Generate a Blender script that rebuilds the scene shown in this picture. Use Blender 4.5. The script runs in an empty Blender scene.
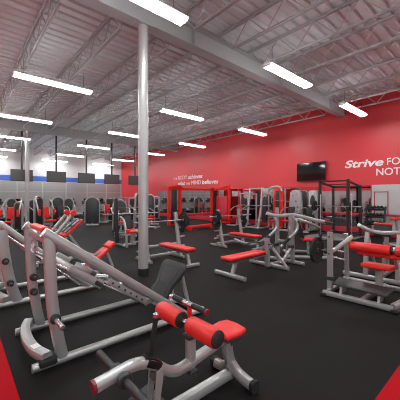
import bpy, bmesh, math, random
from mathutils import Vector, Matrix
random.seed(7)
C = bpy.context.scene.collection
R = math.radians
PI = math.pi

# ------------------------------------------------------------------ materials
def mat(name, col, rough=0.5, metal=0.0, spec=0.5, emit=None, es=0.0, bump=None, coat=0.0):
    m = bpy.data.materials.new(name); m.use_nodes = True
    nt = m.node_tree; b = nt.nodes['Principled BSDF']
    b.inputs['Base Color'].default_value = (*col, 1)
    b.inputs['Roughness'].default_value = rough
    b.inputs['Metallic'].default_value = metal
    b.inputs['Specular IOR Level'].default_value = spec
    if coat:
        b.inputs['Coat Weight'].default_value = coat
        b.inputs['Coat Roughness'].default_value = 0.15
    if emit:
        b.inputs['Emission Color'].default_value = (*emit, 1)
        b.inputs['Emission Strength'].default_value = es
    # slight procedural variation of the surface
    tc = nt.nodes.new('ShaderNodeTexCoord'); no = nt.nodes.new('ShaderNodeTexNoise')
    no.inputs['Scale'].default_value = bump[0] if bump else 9.0
    no.inputs['Detail'].default_value = 4
    nt.links.new(tc.outputs['Object'], no.inputs['Vector'])
    if bump:
        bp = nt.nodes.new('ShaderNodeBump'); bp.inputs['Strength'].default_value = bump[1]
        bp.inputs['Distance'].default_value = 0.004
        nt.links.new(no.outputs['Fac'], bp.inputs['Height']); nt.links.new(bp.outputs['Normal'], b.inputs['Normal'])
    else:
        mr = nt.nodes.new('ShaderNodeMapRange')
        mr.inputs['To Min'].default_value = max(0.0, rough - 0.02); mr.inputs['To Max'].default_value = min(1.0, rough + 0.02)
        nt.links.new(no.outputs['Fac'], mr.inputs['Value']); nt.links.new(mr.outputs['Result'], b.inputs['Roughness'])
    return m

M = {}
M['silver'] = mat('silver_paint', (0.44, 0.43, 0.432), 0.33, 0.5, 0.5, coat=0.4)
M['silver_flat'] = mat('silver_column_paint', (0.46, 0.45, 0.45), 0.3, 0.3)
M['chrome'] = mat('chrome', (0.70, 0.69, 0.69), 0.25, 1.0)
M['steel'] = mat('brushed_steel', (0.42, 0.42, 0.42), 0.38, 0.9)
M['red'] = mat('red_vinyl', (0.74, 0.022, 0.018), 0.42, 0, 0.5, bump=(120, 0.15))
M['redpaint'] = mat('red_gloss_paint', (0.80, 0.018, 0.012), 0.3, 0, 0.5)
M['black'] = mat('black_vinyl', (0.022, 0.022, 0.024), 0.5, 0, 0.4, bump=(140, 0.2))
M['pad'] = mat('charcoal_vinyl', (0.030, 0.031, 0.033), 0.55, 0, 0.35, bump=(140, 0.2))
M['rubber'] = mat('black_rubber', (0.018, 0.018, 0.018), 0.65, 0, 0.3)
M['plastic'] = mat('black_plastic', (0.03, 0.03, 0.032), 0.4, 0, 0.5)
M['iron'] = mat('dark_iron', (0.045, 0.045, 0.047), 0.42, 0.5, 0.5)
M['rackblack'] = mat('black_powder_coat', (0.018, 0.017, 0.018), 0.45, 0, 0.5)
M['shroud'] = mat('dark_grey_shroud', (0.035, 0.033, 0.034), 0.35, 0, 0.5)
M['greypanel'] = mat('grey_shroud', (0.42, 0.40, 0.40), 0.35, 0.2)
M['screen'] = mat('television_screen', (0.008, 0.006, 0.007), 0.06, 0, 0.5)
M['tvback'] = mat('television_plastic', (0.02, 0.02, 0.02), 0.4)
M['tvgrey'] = mat('television_grey_screen', (0.075, 0.072, 0.073), 0.25, 0, 0.5)
M['maroon'] = mat('maroon_plastic', (0.16, 0.012, 0.02), 0.4)
M['text'] = mat('white_vinyl_lettering', (0.85, 0.80, 0.80), 0.5)
M['label'] = mat('black_decal', (0.01, 0.01, 0.01), 0.3)
M['white'] = mat('white_enamel', (0.75, 0.74, 0.73), 0.4)
M['lamp_body'] = mat('lamp_housing_white', (0.8, 0.79, 0.78), 0.4)
M['lamp'] = mat('lamp_diffuser', (0.9, 0.9, 0.9), 0.5, emit=(0.93, 1.0, 0.99), es=22.0)
M['joist'] = mat('grey_joist_primer', (0.48, 0.50, 0.51), 0.5, 0.1)
M['girder'] = mat('grey_girder_primer', (0.42, 0.435, 0.44), 0.5, 0.1)
M['deck'] = mat('white_roof_deck', (0.70, 0.755, 0.775), 0.5, 0.0)
M['blue'] = mat('blue_wall_paint', (0.055, 0.13, 0.50), 0.6)
M['whitewall'] = mat('white_wall_paint', (0.66, 0.62, 0.63), 0.6)
M['greywall'] = mat('light_grey_wall_paint', (0.55, 0.52, 0.525), 0.5)
M['yellow'] = mat('orange_yellow_knob', (0.8, 0.3, 0.02), 0.4)
M['logo'] = mat('grey_silkscreen', (0.62, 0.62, 0.62), 0.4)
M['plainwhite'] = mat('plain_white', (0.85, 0.85, 0.85), 0.4)

def nodemat(name):
    m = bpy.data.materials.new(name); m.use_nodes = True
    return m, m.node_tree, m.node_tree.nodes['Principled BSDF']

# rubber floor: near black with fine red and grey flecks
m, nt, b = nodemat('speckled_rubber_floor'); M['floor'] = m
tc = nt.nodes.new('ShaderNodeTexCoord')
v = nt.nodes.new('ShaderNodeTexVoronoi'); v.inputs['Scale'].default_value = 55
nt.links.new(tc.outputs['Object'], v.inputs['Vector'])
r1 = nt.nodes.new('ShaderNodeValToRGB'); r1.color_ramp.elements[0].position = 0.06; r1.color_ramp.elements[1].position = 0.10
r1.color_ramp.elements[0].color = (1, 1, 1, 1); r1.color_ramp.elements[1].color = (0, 0, 0, 1)
nt.links.new(v.outputs['Distance'], r1.inputs['Fac'])
sep = nt.nodes.new('ShaderNodeSeparateColor'); nt.links.new(v.outputs['Color'], sep.inputs['Color'])
gt = nt.nodes.new('ShaderNodeMath'); gt.operation = 'GREATER_THAN'; gt.inputs[1].default_value = 0.72
nt.links.new(sep.outputs['Red'], gt.inputs[0])
mu = nt.nodes.new('ShaderNodeMath'); mu.operation = 'MULTIPLY'
nt.links.new(r1.outputs['Color'], mu.inputs[0]); nt.links.new(gt.outputs[0], mu.inputs[1])
n = nt.nodes.new('ShaderNodeTexNoise'); n.inputs['Scale'].default_value = 1.3; n.inputs['Detail'].default_value = 5
nt.links.new(tc.outputs['Object'], n.inputs['Vector'])
r2 = nt.nodes.new('ShaderNodeValToRGB')
r2.color_ramp.elements[0].color = (0.012, 0.0105, 0.0105, 1); r2.color_ramp.elements[1].color = (0.018, 0.016, 0.016, 1)
nt.links.new(n.outputs['Fac'], r2.inputs['Fac'])
mx = nt.nodes.new('ShaderNodeMix'); mx.data_type = 'RGBA'
nt.links.new(mu.outputs[0], mx.inputs['Factor']); nt.links.new(r2.outputs['Color'], mx.inputs['A'])
mx.inputs['B'].default_value = (0.30, 0.04, 0.045, 1)
nt.links.new(mx.outputs['Result'], b.inputs['Base Color'])
b.inputs['Roughness'].default_value = 0.6; b.inputs['Specular IOR Level'].default_value = 0.05

M['redfloor'] = mat('red_rubber_floor', (0.40, 0.005, 0.010), 0.7, 0, 0.06, bump=(60, 0.1))

# red painted wall with a faint uneven roll
m, nt, b = nodemat('red_wall_paint'); M['redwall'] = m
tc = nt.nodes.new('ShaderNodeTexCoord'); n = nt.nodes.new('ShaderNodeTexNoise'); n.inputs['Scale'].default_value = 0.6
nt.links.new(tc.outputs['Object'], n.inputs['Vector'])
r2 = nt.nodes.new('ShaderNodeValToRGB')
r2.color_ramp.elements[0].color = (0.69, 0.042, 0.052, 1); r2.color_ramp.elements[1].color = (0.73, 0.048, 0.058, 1)
nt.links.new(n.outputs['Fac'], r2.inputs['Fac']); nt.links.new(r2.outputs['Color'], b.inputs['Base Color'])
b.inputs['Roughness'].default_value = 0.45
M['redtrim'] = mat('red_trim_paint', (0.58, 0.03, 0.045), 0.4)
M['mirror'] = mat('mirror_silvering', (0.62, 0.60, 0.61), 0.03, 1.0)
M['haze_mirror'] = mat('soft_grey_mirror', (0.36, 0.34, 0.34), 0.3, 0.3)

# ------------------------------------------------------------------ mesh builder
def spline(pts, n=5):
    P = [Vector(p) for p in pts]; out = []
    for i in range(len(P) - 1):
        p0 = P[max(i - 1, 0)]; p1 = P[i]; p2 = P[i + 1]; p3 = P[min(i + 2, len(P) - 1)]
        for k in range(n):
            t = k / n
            out.append(0.5 * ((2 * p1) + (-p0 + p2) * t + (2 * p0 - 5 * p1 + 4 * p2 - p3) * t * t + (-p0 + 3 * p1 - 3 * p2 + p3) * t ** 3))
    out.append(P[-1]); return out

def rrect(w, h, r, seg=2):
    r = min(r, w / 2 * .999, h / 2 * .999); o = []
    for cx, cy, a0 in ((w/2-r, h/2-r, 0), (-w/2+r, h/2-r, 90), (-w/2+r, -h/2+r, 180), (w/2-r, -h/2+r, 270)):
        for k in range(seg + 1):
            a = R(a0 + 90 * k / seg); o.append((cx + r * math.cos(a), cy + r * math.sin(a)))
    return o
def circ(r, n=12): return [(r * math.cos(2*PI*k/n), r * math.sin(2*PI*k/n)) for k in range(n)]

class MB:
    def __init__(s): s.v = []; s.f = []
    def add(s, V, F):
        o = len(s.v); s.v += [tuple(p) for p in V]; s.f += [tuple(i + o for i in f) for f in F]; return s
    def sweep(s, pts, prof, up=None):
        P = [Vector(p) for p in pts]; N = len(P); T = []
        for i in range(N):
            a = P[min(i+1, N-1)] - P[i]; b = P[i] - P[max(i-1, 0)]
            a = a.normalized() if a.length > 1e-9 else a; b = b.normalized() if b.length > 1e-9 else b
            T.append((a + b).normalized())
        u = Vector(up) if up else (Vector((0, 0, 1)) if abs(T[0].z) < .9 else Vector((0, 1, 0)))
        V = []; F = []; n = len(prof)
        for i in range(N):
            t = T[i]; u = (u - t * u.dot(t)).normalized(); x = t.cross(u)
            sc = 1.0
            if 0 < i < N-1:
                d = (P[i+1]-P[i]).normalized().dot(t); sc = 1/max(d, .6)
            for (a, b) in prof: V.append(P[i] + x * (a * (sc if N == 3 else 1)) + u * (b))
            if i:
                for k in range(n):
                    k2 = (k+1) % n; F.append(((i-1)*n+k, (i-1)*n+k2, i*n+k2, i*n+k))
        F.append(tuple(reversed(range(n)))); F.append(tuple((N-1)*n+k for k in range(n)))
        return s.add(V, F)
    def tube(s, pts, r, n=12, smooth=0, up=None):
        return s.sweep(spline(pts, smooth) if smooth else pts, circ(r, n), up)
    def bar(s, pts, w, h, r=0.012, smooth=0, up=None):
        return s.sweep(spline(pts, smooth) if smooth else pts, rrect(w, h, r), up)
    def box(s, c, d, r=0.0, rot=None):
        bm = bmesh.new(); bmesh.ops.create_cube(bm, size=1)
        bmesh.ops.scale(bm, vec=d, verts=bm.verts)
        if r: bmesh.ops.bevel(bm, geom=bm.edges[:], offset=r, segments=3, affect='EDGES', profile=.5)
        m = Matrix.Translation(c) @ (rot.to_4x4() if rot else Matrix())
        bmesh.ops.transform(bm, matrix=m, verts=bm.verts)
        bm.verts.index_update(); V = [v.co.copy() for v in bm.verts]; F = [[v.index for v in f.verts] for f in bm.faces]; bm.free()
        return s.add(V, F)
    def prism(s, poly, c, ax, ay, thick, r=0.0):
        """polygon (2d) in the plane ax, ay through c, extruded by thick along ax x ay (centred), rim bevelled"""
        ax = Vector(ax).normalized(); ay = Vector(ay).normalized(); az = ax.cross(ay).normalized(); c = Vector(c)
        bm = bmesh.new()
        vs = [bm.verts.new(c + ax*p[0] + ay*p[1] - az*thick/2) for p in poly]
        f = bm.faces.new(vs); e = bmesh.ops.extrude_face_region(bm, geom=[f])
        bmesh.ops.translate(bm, vec=az*thick, verts=[g for g in e['geom'] if isinstance(g, bmesh.types.BMVert)])
        bmesh.ops.recalc_face_normals(bm, faces=bm.faces)
        if r:
            ed = [x for x in bm.edges if len(x.link_faces) == 2 and any(len(f.verts) == len(poly) and abs(f.normal.dot(az)) > .9 for f in x.link_faces)]
            bmesh.ops.bevel(bm, geom=ed, offset=r, segments=3, affect='EDGES', profile=.5)
        bm.verts.index_update(); V = [v.co.copy() for v in bm.verts]; F = [[v.index for v in f.verts] for f in bm.faces]; bm.free()
        return s.add(V, F)
    def lathe(s, prof, c, axis, n=28):
        """prof: list of (radius, along)"""
        a = Vector(axis).normalized(); u = Vector((0, 0, 1)) if abs(a.z) < .9 else Vector((1, 0, 0))
        u = (u - a*u.dot(a)).normalized(); w = a.cross(u); c = Vector(c); V = []; F = []; m = len(prof)
        for k in range(n):
            t = 2*PI*k/n; d = u*math.cos(t) + w*math.sin(t)
            for (r, z) in prof: V.append(c + d*max(r, 1e-4) + a*z)
        for k in range(n):
            k2 = (k+1) % n
            for j in range(m-1): F.append((k*m+j, k2*m+j, k2*m+j+1, k*m+j+1))
        if prof[0][0] > 2e-4: F.append(tuple(reversed([k*m for k in range(n)])))
        if prof[-1][0] > 2e-4: F.append(tuple(k*m+m-1 for k in range(n)))
        return s.add(V, F)
    def cyl(s, p0, p1, r, n=16, bev=0.0):
        p0 = Vector(p0); p1 = Vector(p1); L = (p1-p0).length
        pr = [(r-bev, 0), (r, bev), (r, L-bev), (r-bev, L)] if bev else [(r, 0), (r, L)]
        return s.lathe(pr, p0, p1-p0, n)
    def xf(s, mtx): s.v = [tuple(mtx @ Vector(p)) for p in s.v]; return s
    def build(s, name, m, parent=None, ang=40):
        me = bpy.data.meshes.new(name); me.from_pydata(s.v, [], s.f); me.update()
        bm = bmesh.new(); bm.from_mesh(me); bmesh.ops.recalc_face_normals(bm, faces=bm.faces); bm.to_mesh(me); bm.free()
        for p in me.polygons: p.use_smooth = True
        me.set_sharp_from_angle(angle=R(ang))
        me.materials.append(M[m] if isinstance(m, str) else m)
        o = bpy.data.objects.new(name, me); C.objects.link(o)
        if parent: o.parent = parent
        return o

def tag(o, label=None, cat=None, group=None, kind=None):
    if label: o['label'] = label
    if cat: o['category'] = cat
    if group: o['group'] = group
    if kind: o['kind'] = kind
    return o
def thing(name, label, cat, loc=(0, 0, 0), rz=0, group=None):
    o = bpy.data.objects.new(name, None); C.objects.link(o); o.empty_display_size = .1
    o.location = loc; o.rotation_euler = (0, 0, rz)
    return tag(o, label, cat, group)
def struct(name, mb, m, parent=None):
    o = mb.build(name, m, parent)
    if not parent: o['kind'] = 'structure'
    return o
def copy_tree(o, parent=None, loc=None, rz=None, label=None, group=None):
    c = o.copy(); C.objects.link(c)
    if parent: c.parent = parent
    if loc is not None: c.location = loc
    if rz is not None: c.rotation_euler = (0, 0, rz)
    if label: c['label'] = label
    if group: c['group'] = group
    for ch in list(o.children): copy_tree(ch, c)
    return c

# ------------------------------------------------------------------ the room
W, YB, X0, Y0, HT = 13.8, 28.9, -4.2, -4.4, 6.12
struct('floor', MB().box(((W+X0)/2, (YB+Y0)/2, -.05), (W-X0+.4, YB-Y0+.4, .1)), 'floor')
lane = MB().box((-1.9, 12.2, .002), (4.62, 33.2, .004)); struct('floor_red_lane', lane, 'redfloor')
lane = MB().box((7.1, -1.8, .002), (13.38, 5.2, .004)); struct('floor_red_aisle', lane, 'redfloor')

# roof deck: corrugated sheet, ribs running across the joists
prof = []; y = Y0 - .2; pitch = .29
while y < YB + .2:
    prof += [(y, 0), (y+.185, 0), (y+.20, .075), (y+.275, .075)]; y += pitch
d = MB(); n = len(prof)
for xx in (X0-.2, W+.2):
    d.v += [(xx, p[0], HT + p[1]) for p in prof]
d.f = [(k, k+1, n+k+1, n+k) for k in range(n-1)]
d.v += [(X0-.2, Y0-.2, HT+.2), (X0-.2, YB+.2, HT+.2), (W+.2, YB+.2, HT+.2), (W+.2, Y0-.2, HT+.2)]
q = 2*n; d.f.append((q, q+1, q+2, q+3))
struct('ceiling', d, 'deck')

# right wall (red), mirrors, grey section
struct('wall_right', MB().box((W+.1, (YB+Y0)/2, HT/2), (.2, YB-Y0, HT)), 'redwall')
struct('wall_right_grey_section', MB().box((W-.012, (4.28+Y0)/2, 1.255), (.03, 4.28-Y0, 1.95)), 'greywall')
struct('baseboard_right', MB().box((W-.02, (YB+Y0)/2, .15), (.05, YB-Y0-.1, .28), .006), 'redtrim')
fr = thing('wall_frame', 'thin red rectangular frame on the light grey wall section', 'wall frame', (W-.03, 3.92, 1.43))
f = MB()
for yy in (-.25, .25): f.box((-.012, yy, 0), (.03, .035, 1.0), .004)
for zz in (-.49, .49): f.box((-.012, 0, zz), (.03, .535, .035), .004)
f.build('frame_border', 'redtrim', fr)
MB().box((-.006, 0, 0), (.012, .48, .96)).build('frame_panel', 'greywall', fr)

mir = [(18.0, 21.5, 'wall mirror behind the rounded machines, at the far end of the red wall'),
       (13.9, 17.95, 'wall mirror seen through the red cable rig'),
       (12.0, 13.85, 'wall mirror just right of the red cable rig'),
       (9.05, 11.95, 'wall mirror behind the silver squat rack'),
       (6.9, 9.0, 'wall mirror behind the grey shrouded machine with red seat'),
       (4.32, 6.86, 'wall mirror behind the black power rack')]
for a, b_, lab in mir:
    t = thing('wall_mirror', lab, 'mirror', (W-.012, (a+b_)/2, 1.27), group='mirrors on the red wall')
    nn = max(1, round((b_-a)/1.25)); w = (b_-a)/nn
    for k in range(nn):
        MB().box((0, (k+.5)*w-(b_-a)/2, 0), (.016, w-.012, 1.9)).build('mirror_pane', 'mirror', t)

# far wall at the left of the picture: white, blue stripe, tall soft mirrors below
struct('wall_left', MB().box(((W+X0)/2, YB+.1, HT/2), (W-X0, .2, HT)), 'whitewall')
struct('trim_blue', MB().box(((W+X0)/2, YB-.006, 3.36), (W-X0-.02, .03, .46)), 'blue')
struct('baseboard_left', MB().box(((W+X0)/2-.05, YB-.02, .1), (W-X0-.2, .05, .2), .006), 'greywall')
k = 0; x = X0+.3; nm = ['first', 'second', 'third', 'fourth', 'fifth', 'sixth', 'seventh', 'eighth', 'ninth', 'tenth', 'eleventh', 'twelfth']
xs = []
while x < W-.4: xs.append(x); x += 2.0
for i, x in enumerate(xs):
    w = min(1.97, W-.1-x)
    t = thing('mirror_panel', 'tall soft grey mirror panel under the blue stripe, %s from the red wall corner' % nm[len(xs)-1-i], 'mirror', (x+w/2, YB-.012, 0), group='grey mirror panels under the blue stripe')
    MB().box((0, 0, 1.2), (w-.03, .016, 1.95)).build('lower_pane', 'haze_mirror', t)
    MB().box((0, 0, 2.63), (w-.03, .016, .86)).build('upper_pane', 'haze_mirror', t)
# walls behind and beside the camera
# back wall: low wall, head wall, piers; unseen windows added to brighten the ceiling
wb = MB(); wb.box(((W+X0)/2, Y0-.1, .2), (W-X0, .2, .4)); wb.box(((W+X0)/2, Y0-.1, 5.2), (W-X0, .2, 1.9))
for k in range(5): wb.box((X0+.15+k*(W-X0-.3)/4, Y0-.1, 2.3), (.3, .2, 4.0))
wall_back = wb
m, nt, b = nodemat('window_glass'); M['glass'] = m
nt.nodes.remove(b); tr = nt.nodes.new('ShaderNodeBsdfTransparent'); tr.inputs['Color'].default_value = (.92, .95, .94, 1)
gl = nt.nodes.new('ShaderNodeBsdfGlossy'); gl.inputs['Roughness'].default_value = .02; ms = nt.nodes.new('ShaderNodeMixShader'); ms.inputs['Fac'].default_value = .07
nt.links.new(tr.outputs[0], ms.inputs[1]); nt.links.new(gl.outputs[0], ms.inputs[2]); nt.links.new(ms.outputs[0], nt.nodes['Material Output'].inputs['Surface'])
wb2 = MB()
for k in range(4):
    p = (W-X0-.3)/4; xc = X0+.15+(k+.5)*p; w = p-.3
    if k > 1: wb2.box((xc, Y0-.1, 2.3), (w, .2, 4.0)); continue
    o = struct('window_%d' % (k+1), MB().box((xc, Y0-.1, 2.325), (w, .012, 3.85)), 'glass')
    f = MB()
    for x in (-w/2, 0, w/2): f.box((xc+x, Y0-.1, 2.325), (.07, .1, 3.85))
    for z in (.43, 2.6, 4.22): f.box((xc, Y0-.1, z), (w, .1, .07))
    f.build('window_frame', 'rackblack', o)
wall_back.add(wb2.v, wb2.f); struct('wall_back', wall_back, 'whitewall')
struct('wall_side_grey_section', MB().box((X0+.012, (YB+Y0)/2, 1.2), (.02, YB-Y0-.2, 2.3)), 'greywall')
struct('wall_side', MB().box((X0-.1, (YB+Y0)/2, HT/2), (.2, YB-Y0, HT)), 'whitewall')
struct('trim_red_band', MB().box((X0+.012, 12.0, 3.4), (.02, 14.0, 2.08)), 'redwall')

# girders, columns, joists
def girder(Y, nme):
    g = MB(); xm = (W+X0)/2; L = W-X0-.02
    g.box((xm, Y, 5.46), (L, .30, .025)); g.box((xm, Y, 5.95), (L, .30, .025)); g.box((xm, Y, 5.705), (L, .03, .47))
    x = X0+1.0
    while x < W-.3:
        g.box((x, Y, 5.705), (.012, .27, .465)); x += 3.85
    o = g.build(nme, 'girder'); o['kind'] = 'structure'
for Y in (5.45, 18.55): girder(Y, 'ceiling_girder')
def column(x, y):
    t = bpy.data.objects.new('column', None); C.objects.link(t); t.location = (x, y, 0); t['kind'] = 'structure'
    MB().cyl((0, 0, .01), (0, 0, 5.43), .108, 32).build('column_shaft', 'silver_flat', t)
    MB().cyl((0, 0, 0), (0, 0, .15), .114, 32, .004).build('base_sleeve', 'rubber', t)
    MB().box((0, 0, 5.435), (.34, .28, .024)).build('cap_plate', 'girder', t)
column(3.1, 5.42); column(3.1, 18.5); column(-3.4, 5.42)

JX = [-3.61, -2.32, -1.03, .26, 1.55, 2.84, 4.13, 5.42, 6.71, 8.0, 9.29, 10.58, 11.87, 12.98]
def joist(x, ya, yb, enda, endb, parent_name='ceiling_joist'):
    t = bpy.data.objects.new(parent_name, None); C.objects.link(t); t.location = (x, (ya+yb)/2, 0); t['kind'] = 'structure'
    m = (ya+yb)/2; zt, zb = 6.08, 5.53
    tp = MB()
    for s in (-.03, .03): tp.box((s, 0, zt), (.038, yb-ya, .045))
    tp.build('top_chord', 'joist', t)
    a, b = ya + (.55 if enda else .02), yb - (.55 if endb else .02)
    bt = MB()
    for s in (-.026, .026): bt.box((s, (a+b)/2-m, zb), (.034, b-a, .036))
    bt.build('bottom_chord', 'joist', t)
    n = max(2, round((b-a)/1.0)); st = (b-a)/n; w = MB(); P = []
    for k in range(n):
        P += [(0, a+k*st-m, zb), (0, a+(k+.5)*st-m, zt)]
    P.append((0, b-m, zb))
    P = [(0, ya+.1-m, zt)] + P + [(0, yb-.1-m, zt)]
    for p0, p1 in zip(P[:-1], P[1:]): w.tube([p0, p1], .013, 6)
    w.build('web', 'joist', t)
for x in JX:
    joist(x, Y0, 5.45, False, True); joist(x, 5.45, 18.55, True, True); joist(x, 18.55, YB, True, False)
# cross bridging rods
br = MB()
for Y in (9.8, 14.2, 23.5, 1.0): br.tube([(X0, Y, 5.5), (W, Y, 5.5)], .013, 6)
o = br.build('ceiling_bridging', 'joist'); o['kind'] = 'structure'

# lights: pendant strip fixtures
LX = (2.2, 6.87, 11.35); LY = (4.15, 8.92, 13.72, 18.5, 23.5, 28.0)
def light_proto():
    t = thing('ceiling_light', '', 'light', (0, 0, 0))
    MB().prism([(-.14, .0), (-.10, -.045), (.10, -.045), (.14, .0)], (0, 0, 5.0), (0, 1, 0), (0, 0, 1), 2.04).build('diffuser', 'lamp', t)
    hb = MB(); hb.box((0, 0, 5.012), (2.10, .26, .012), .003); hb.box((0, 0, 5.05), (2.08, .16, .06), .006); hb.build('housing', 'lamp_body', t)
    for s in (-1, 1):
        MB().prism([(-.145, .0), (-.105, -.052), (.105, -.052), (.145, .0)], (s*1.035, 0, 5.0), (0, 1, 0), (0, 0, 1), .025).build('end_cap', 'lamp_body', t)
        MB().tube([(s*.8, 0, 5.06), (s*.8, 0, 5.55)], .006, 6).build('hanger', 'iron', t)
    return t
lp = light_proto(); first = True
rown = ['nearest row in view', 'second row', 'third row', 'fourth row', 'fifth row', 'last row by the far wall']
coln = ['on the leg press side', 'over mid floor', 'beside the red wall']
for i, y in enumerate((-.6,) + LY):
    for j, x in enumerate(LX + (-2.4,)):  # last column is unseen, added to brighten the side wall in the mirrors
        if i == 0: lab = 'strip light behind the photographer, %s' % (coln + ['added by the side wall'])[j]
        elif j == 3: lab = 'unseen strip light added over the red lane, %s' % rown[i-1].split(',')[0]
        else: lab = 'glowing white strip light %s, %s' % (coln[j], rown[i-1])
        if first: o = lp; first = False
        else: o = copy_tree(lp)
        o.location = (x, y, 0); tag(o, lab, 'light', 'strip lights under the roof joists')
lp['label'] = 'strip light behind the photographer, on the leg press side'

# ------------------------------------------------------------------ wall writing
def text(name, body, size, loc, label, shear=0, bold=0, spacing=1.0, sx=1.0):
    cu = bpy.data.curves.new(name, 'FONT'); cu.body = body; cu.size = size; cu.extrude = .004; cu.shear = shear; cu.offset = bold
    cu.space_character = spacing
    cu.materials.append(M['text'])
    o = bpy.data.objects.new(name, cu); C.objects.link(o)
    o.location = loc; o.rotation_euler = (R(90), 0, R(-90)); o.scale = (sx, 1, 1)
    if label: tag(o, label, 'lettering', 'white slogans on the red wall')
    return o
XT = W-.006
def wy(u):   # along-wall position of a sight line in column u
    k = (u-200)/280.; s, c = math.sin(R(41.2)), math.cos(R(41.2)); dd = XT/(s+c*k); return dd*(c-s*k), dd
TEXTS = []

# ------------------------------------------------------------------ televisions
def hang_tv(x, label, group):
    t = thing('hanging_television', label, 'television', (x, 18.85, 0), 0, group)
    MB().box((0, 0, 2.94), (1.10, .05, .68), .012).build('casing', 'tvback', t)
    MB().box((0, -.028, 2.945), (1.05, .006, .62)).build('screen', 'tvgrey', t)
    MB().tube([(0, .05, 2.9), (0, .05, 5.6)], .055, 10).build('ceiling_pole', 'tvback', t)
    MB().box((0, .05, 5.60), (.3, .14, .07), .01).build('ceiling_bracket', 'tvback', t)
    MB().box((0, .035, 2.98), (.4, .03, .3), .006).build('wall_plate', 'tvback', t)
for x, l in ((2.9, 'first hanging television, behind the far grey column'), (4.72, 'second hanging television, just beyond the far grey column'),
             (6.55, 'third hanging television, middle of the row of five'), (8.3, 'fourth hanging television, last one before the blue stripe ends'),
             (10.1, 'fifth hanging television, the one in front of the red wall')):
    hang_tv(x, l, 'televisions hanging in a row')
t = thing('wall_television', 'large black television mounted on the red wall above the racks', 'television', (W-.1, 7.04, 3.0))
MB().box((0, 0, 0), (.07, 1.54, .94), .012).build('casing', 'tvback', t)
MB().box((-.037, 0, .008), (.006, 1.49, .88)).build('screen', 'screen', t)
MB().box((.065, 0, 0), (.07, .5, .4), .006).build('wall_bracket', 'iron', t)

def slogan(words, label):
    """words: (body, y at its left end, y at its right end, baseline z, capital height, shear, weight)"""
    ya = words[0][1]; z0 = words[0][3]
    t = thing('wall_slogan', label, 'lettering', (XT, ya, z0), 0, 'white slogans on the red wall')
    for body, a, b_, z, ch, sh, bo in words:
        cu = bpy.data.curves.new('word', 'FONT'); cu.body = body; cu.size = ch/.71; cu.extrude = .003; cu.shear = sh; cu.offset = bo
        cu.materials.append(M['text'])
        o = bpy.data.objects.new('word', cu); C.objects.link(o); bpy.context.view_layer.update()
        me = bpy.data.meshes.new_from_object(o); wx = max(v.co.x for v in me.vertices) - min(v.co.x for v in me.vertices)
        for v in me.vertices: v.co.x *= (a-b_)/wx
        bpy.data.objects.remove(o); o = bpy.data.objects.new('word', me); C.objects.link(o)
        o.rotation_euler = (R(90), 0, R(-90)); o.location = (0, a-ya, z-z0); o.parent = t
slogan([('Strive', 5.44, 3.86, 3.06, .33, .22, .012), ('FOR', 3.74, 3.02, 3.06, .30, 0, .002), ('NOT', 4.14, 3.26, 2.64, .30, 0, .004)],
       'big white slogan beginning Strive on the red wall above the grey section')
slogan([('THE', 19.15, 18.6, 3.12, .19, 0, 0), ('BODY', 18.5, 17.35, 3.12, .31, 0, -.002), ('achieves', 17.2, 15.5, 3.12, .31, .2, .008),
        ('what', 18.5, 17.6, 2.66, .30, .2, .008), ('THE', 17.45, 16.95, 2.66, .18, 0, 0), ('MIND', 16.8, 15.7, 2.66, .31, 0, -.002), ('believes', 15.55, 13.85, 2.66, .31, .2, .008)],
       'white two line slogan about body and mind on the red wall above the red rig')

# ------------------------------------------------------------------ shared pieces
def plate_mb(c, axis, r=.225, th=.045):
    m = MB(); a = Vector(axis).normalized()
    m.lathe([(.026, -th/2), (.06, -th/2), (.065, -th*.3), (r*.55, -th*.3), (r*.86, -th*.3), (r*.9, -th/2), (r-.006, -th/2), (r, -th/2+.006),
             (r, th/2-.006), (r-.006, th/2), (r*.9, th/2), (r*.86, th*.3), (.065, th*.3), (.06, th/2), (.026, th/2)], c, a, 32)
    return m
def weight_plate(c, axis, label, r=.225, th=.045, group=None):
    t = thing('weight_plate', label, 'weight plate', c, 0, group)
    a = Vector(axis).normalized()
    plate_mb((0, 0, 0), a, r, th).build('disc', 'rubber', t)
    u = Vector((0, 0, 1)); w = a.cross(u)
    for k in range(3):
        an = R(90+120*k); dd = u*math.sin(an) + w*math.cos(an); tt = u*math.cos(an) - w*math.sin(an); g = MB()
        p = dd*(r*.56)
        g.bar([p - tt*r*.24, p + dd*r*.05, p + tt*r*.24], .028, th*.8, .008, up=a)
        g.build('grip', 'iron', t)
    MB().lathe([(.027, -th/2-.003), (.04, -th/2-.003), (.04, th/2+.003), (.027, th/2+.003)], (0, 0, 0), a, 24).build('hub', 'chrome', t)
    return t
def pad_box(c, d, rot=None, r=.025): return MB().box(c, d, min(r, min(d)*.45), rot)
def roty(a): return Matrix.Rotation(R(a), 3, 'Y')
def rotx(a): return Matrix.Rotation(R(a), 3, 'X')
def rotz(a): return Matrix.Rotation(R(a), 3, 'Z')

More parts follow.
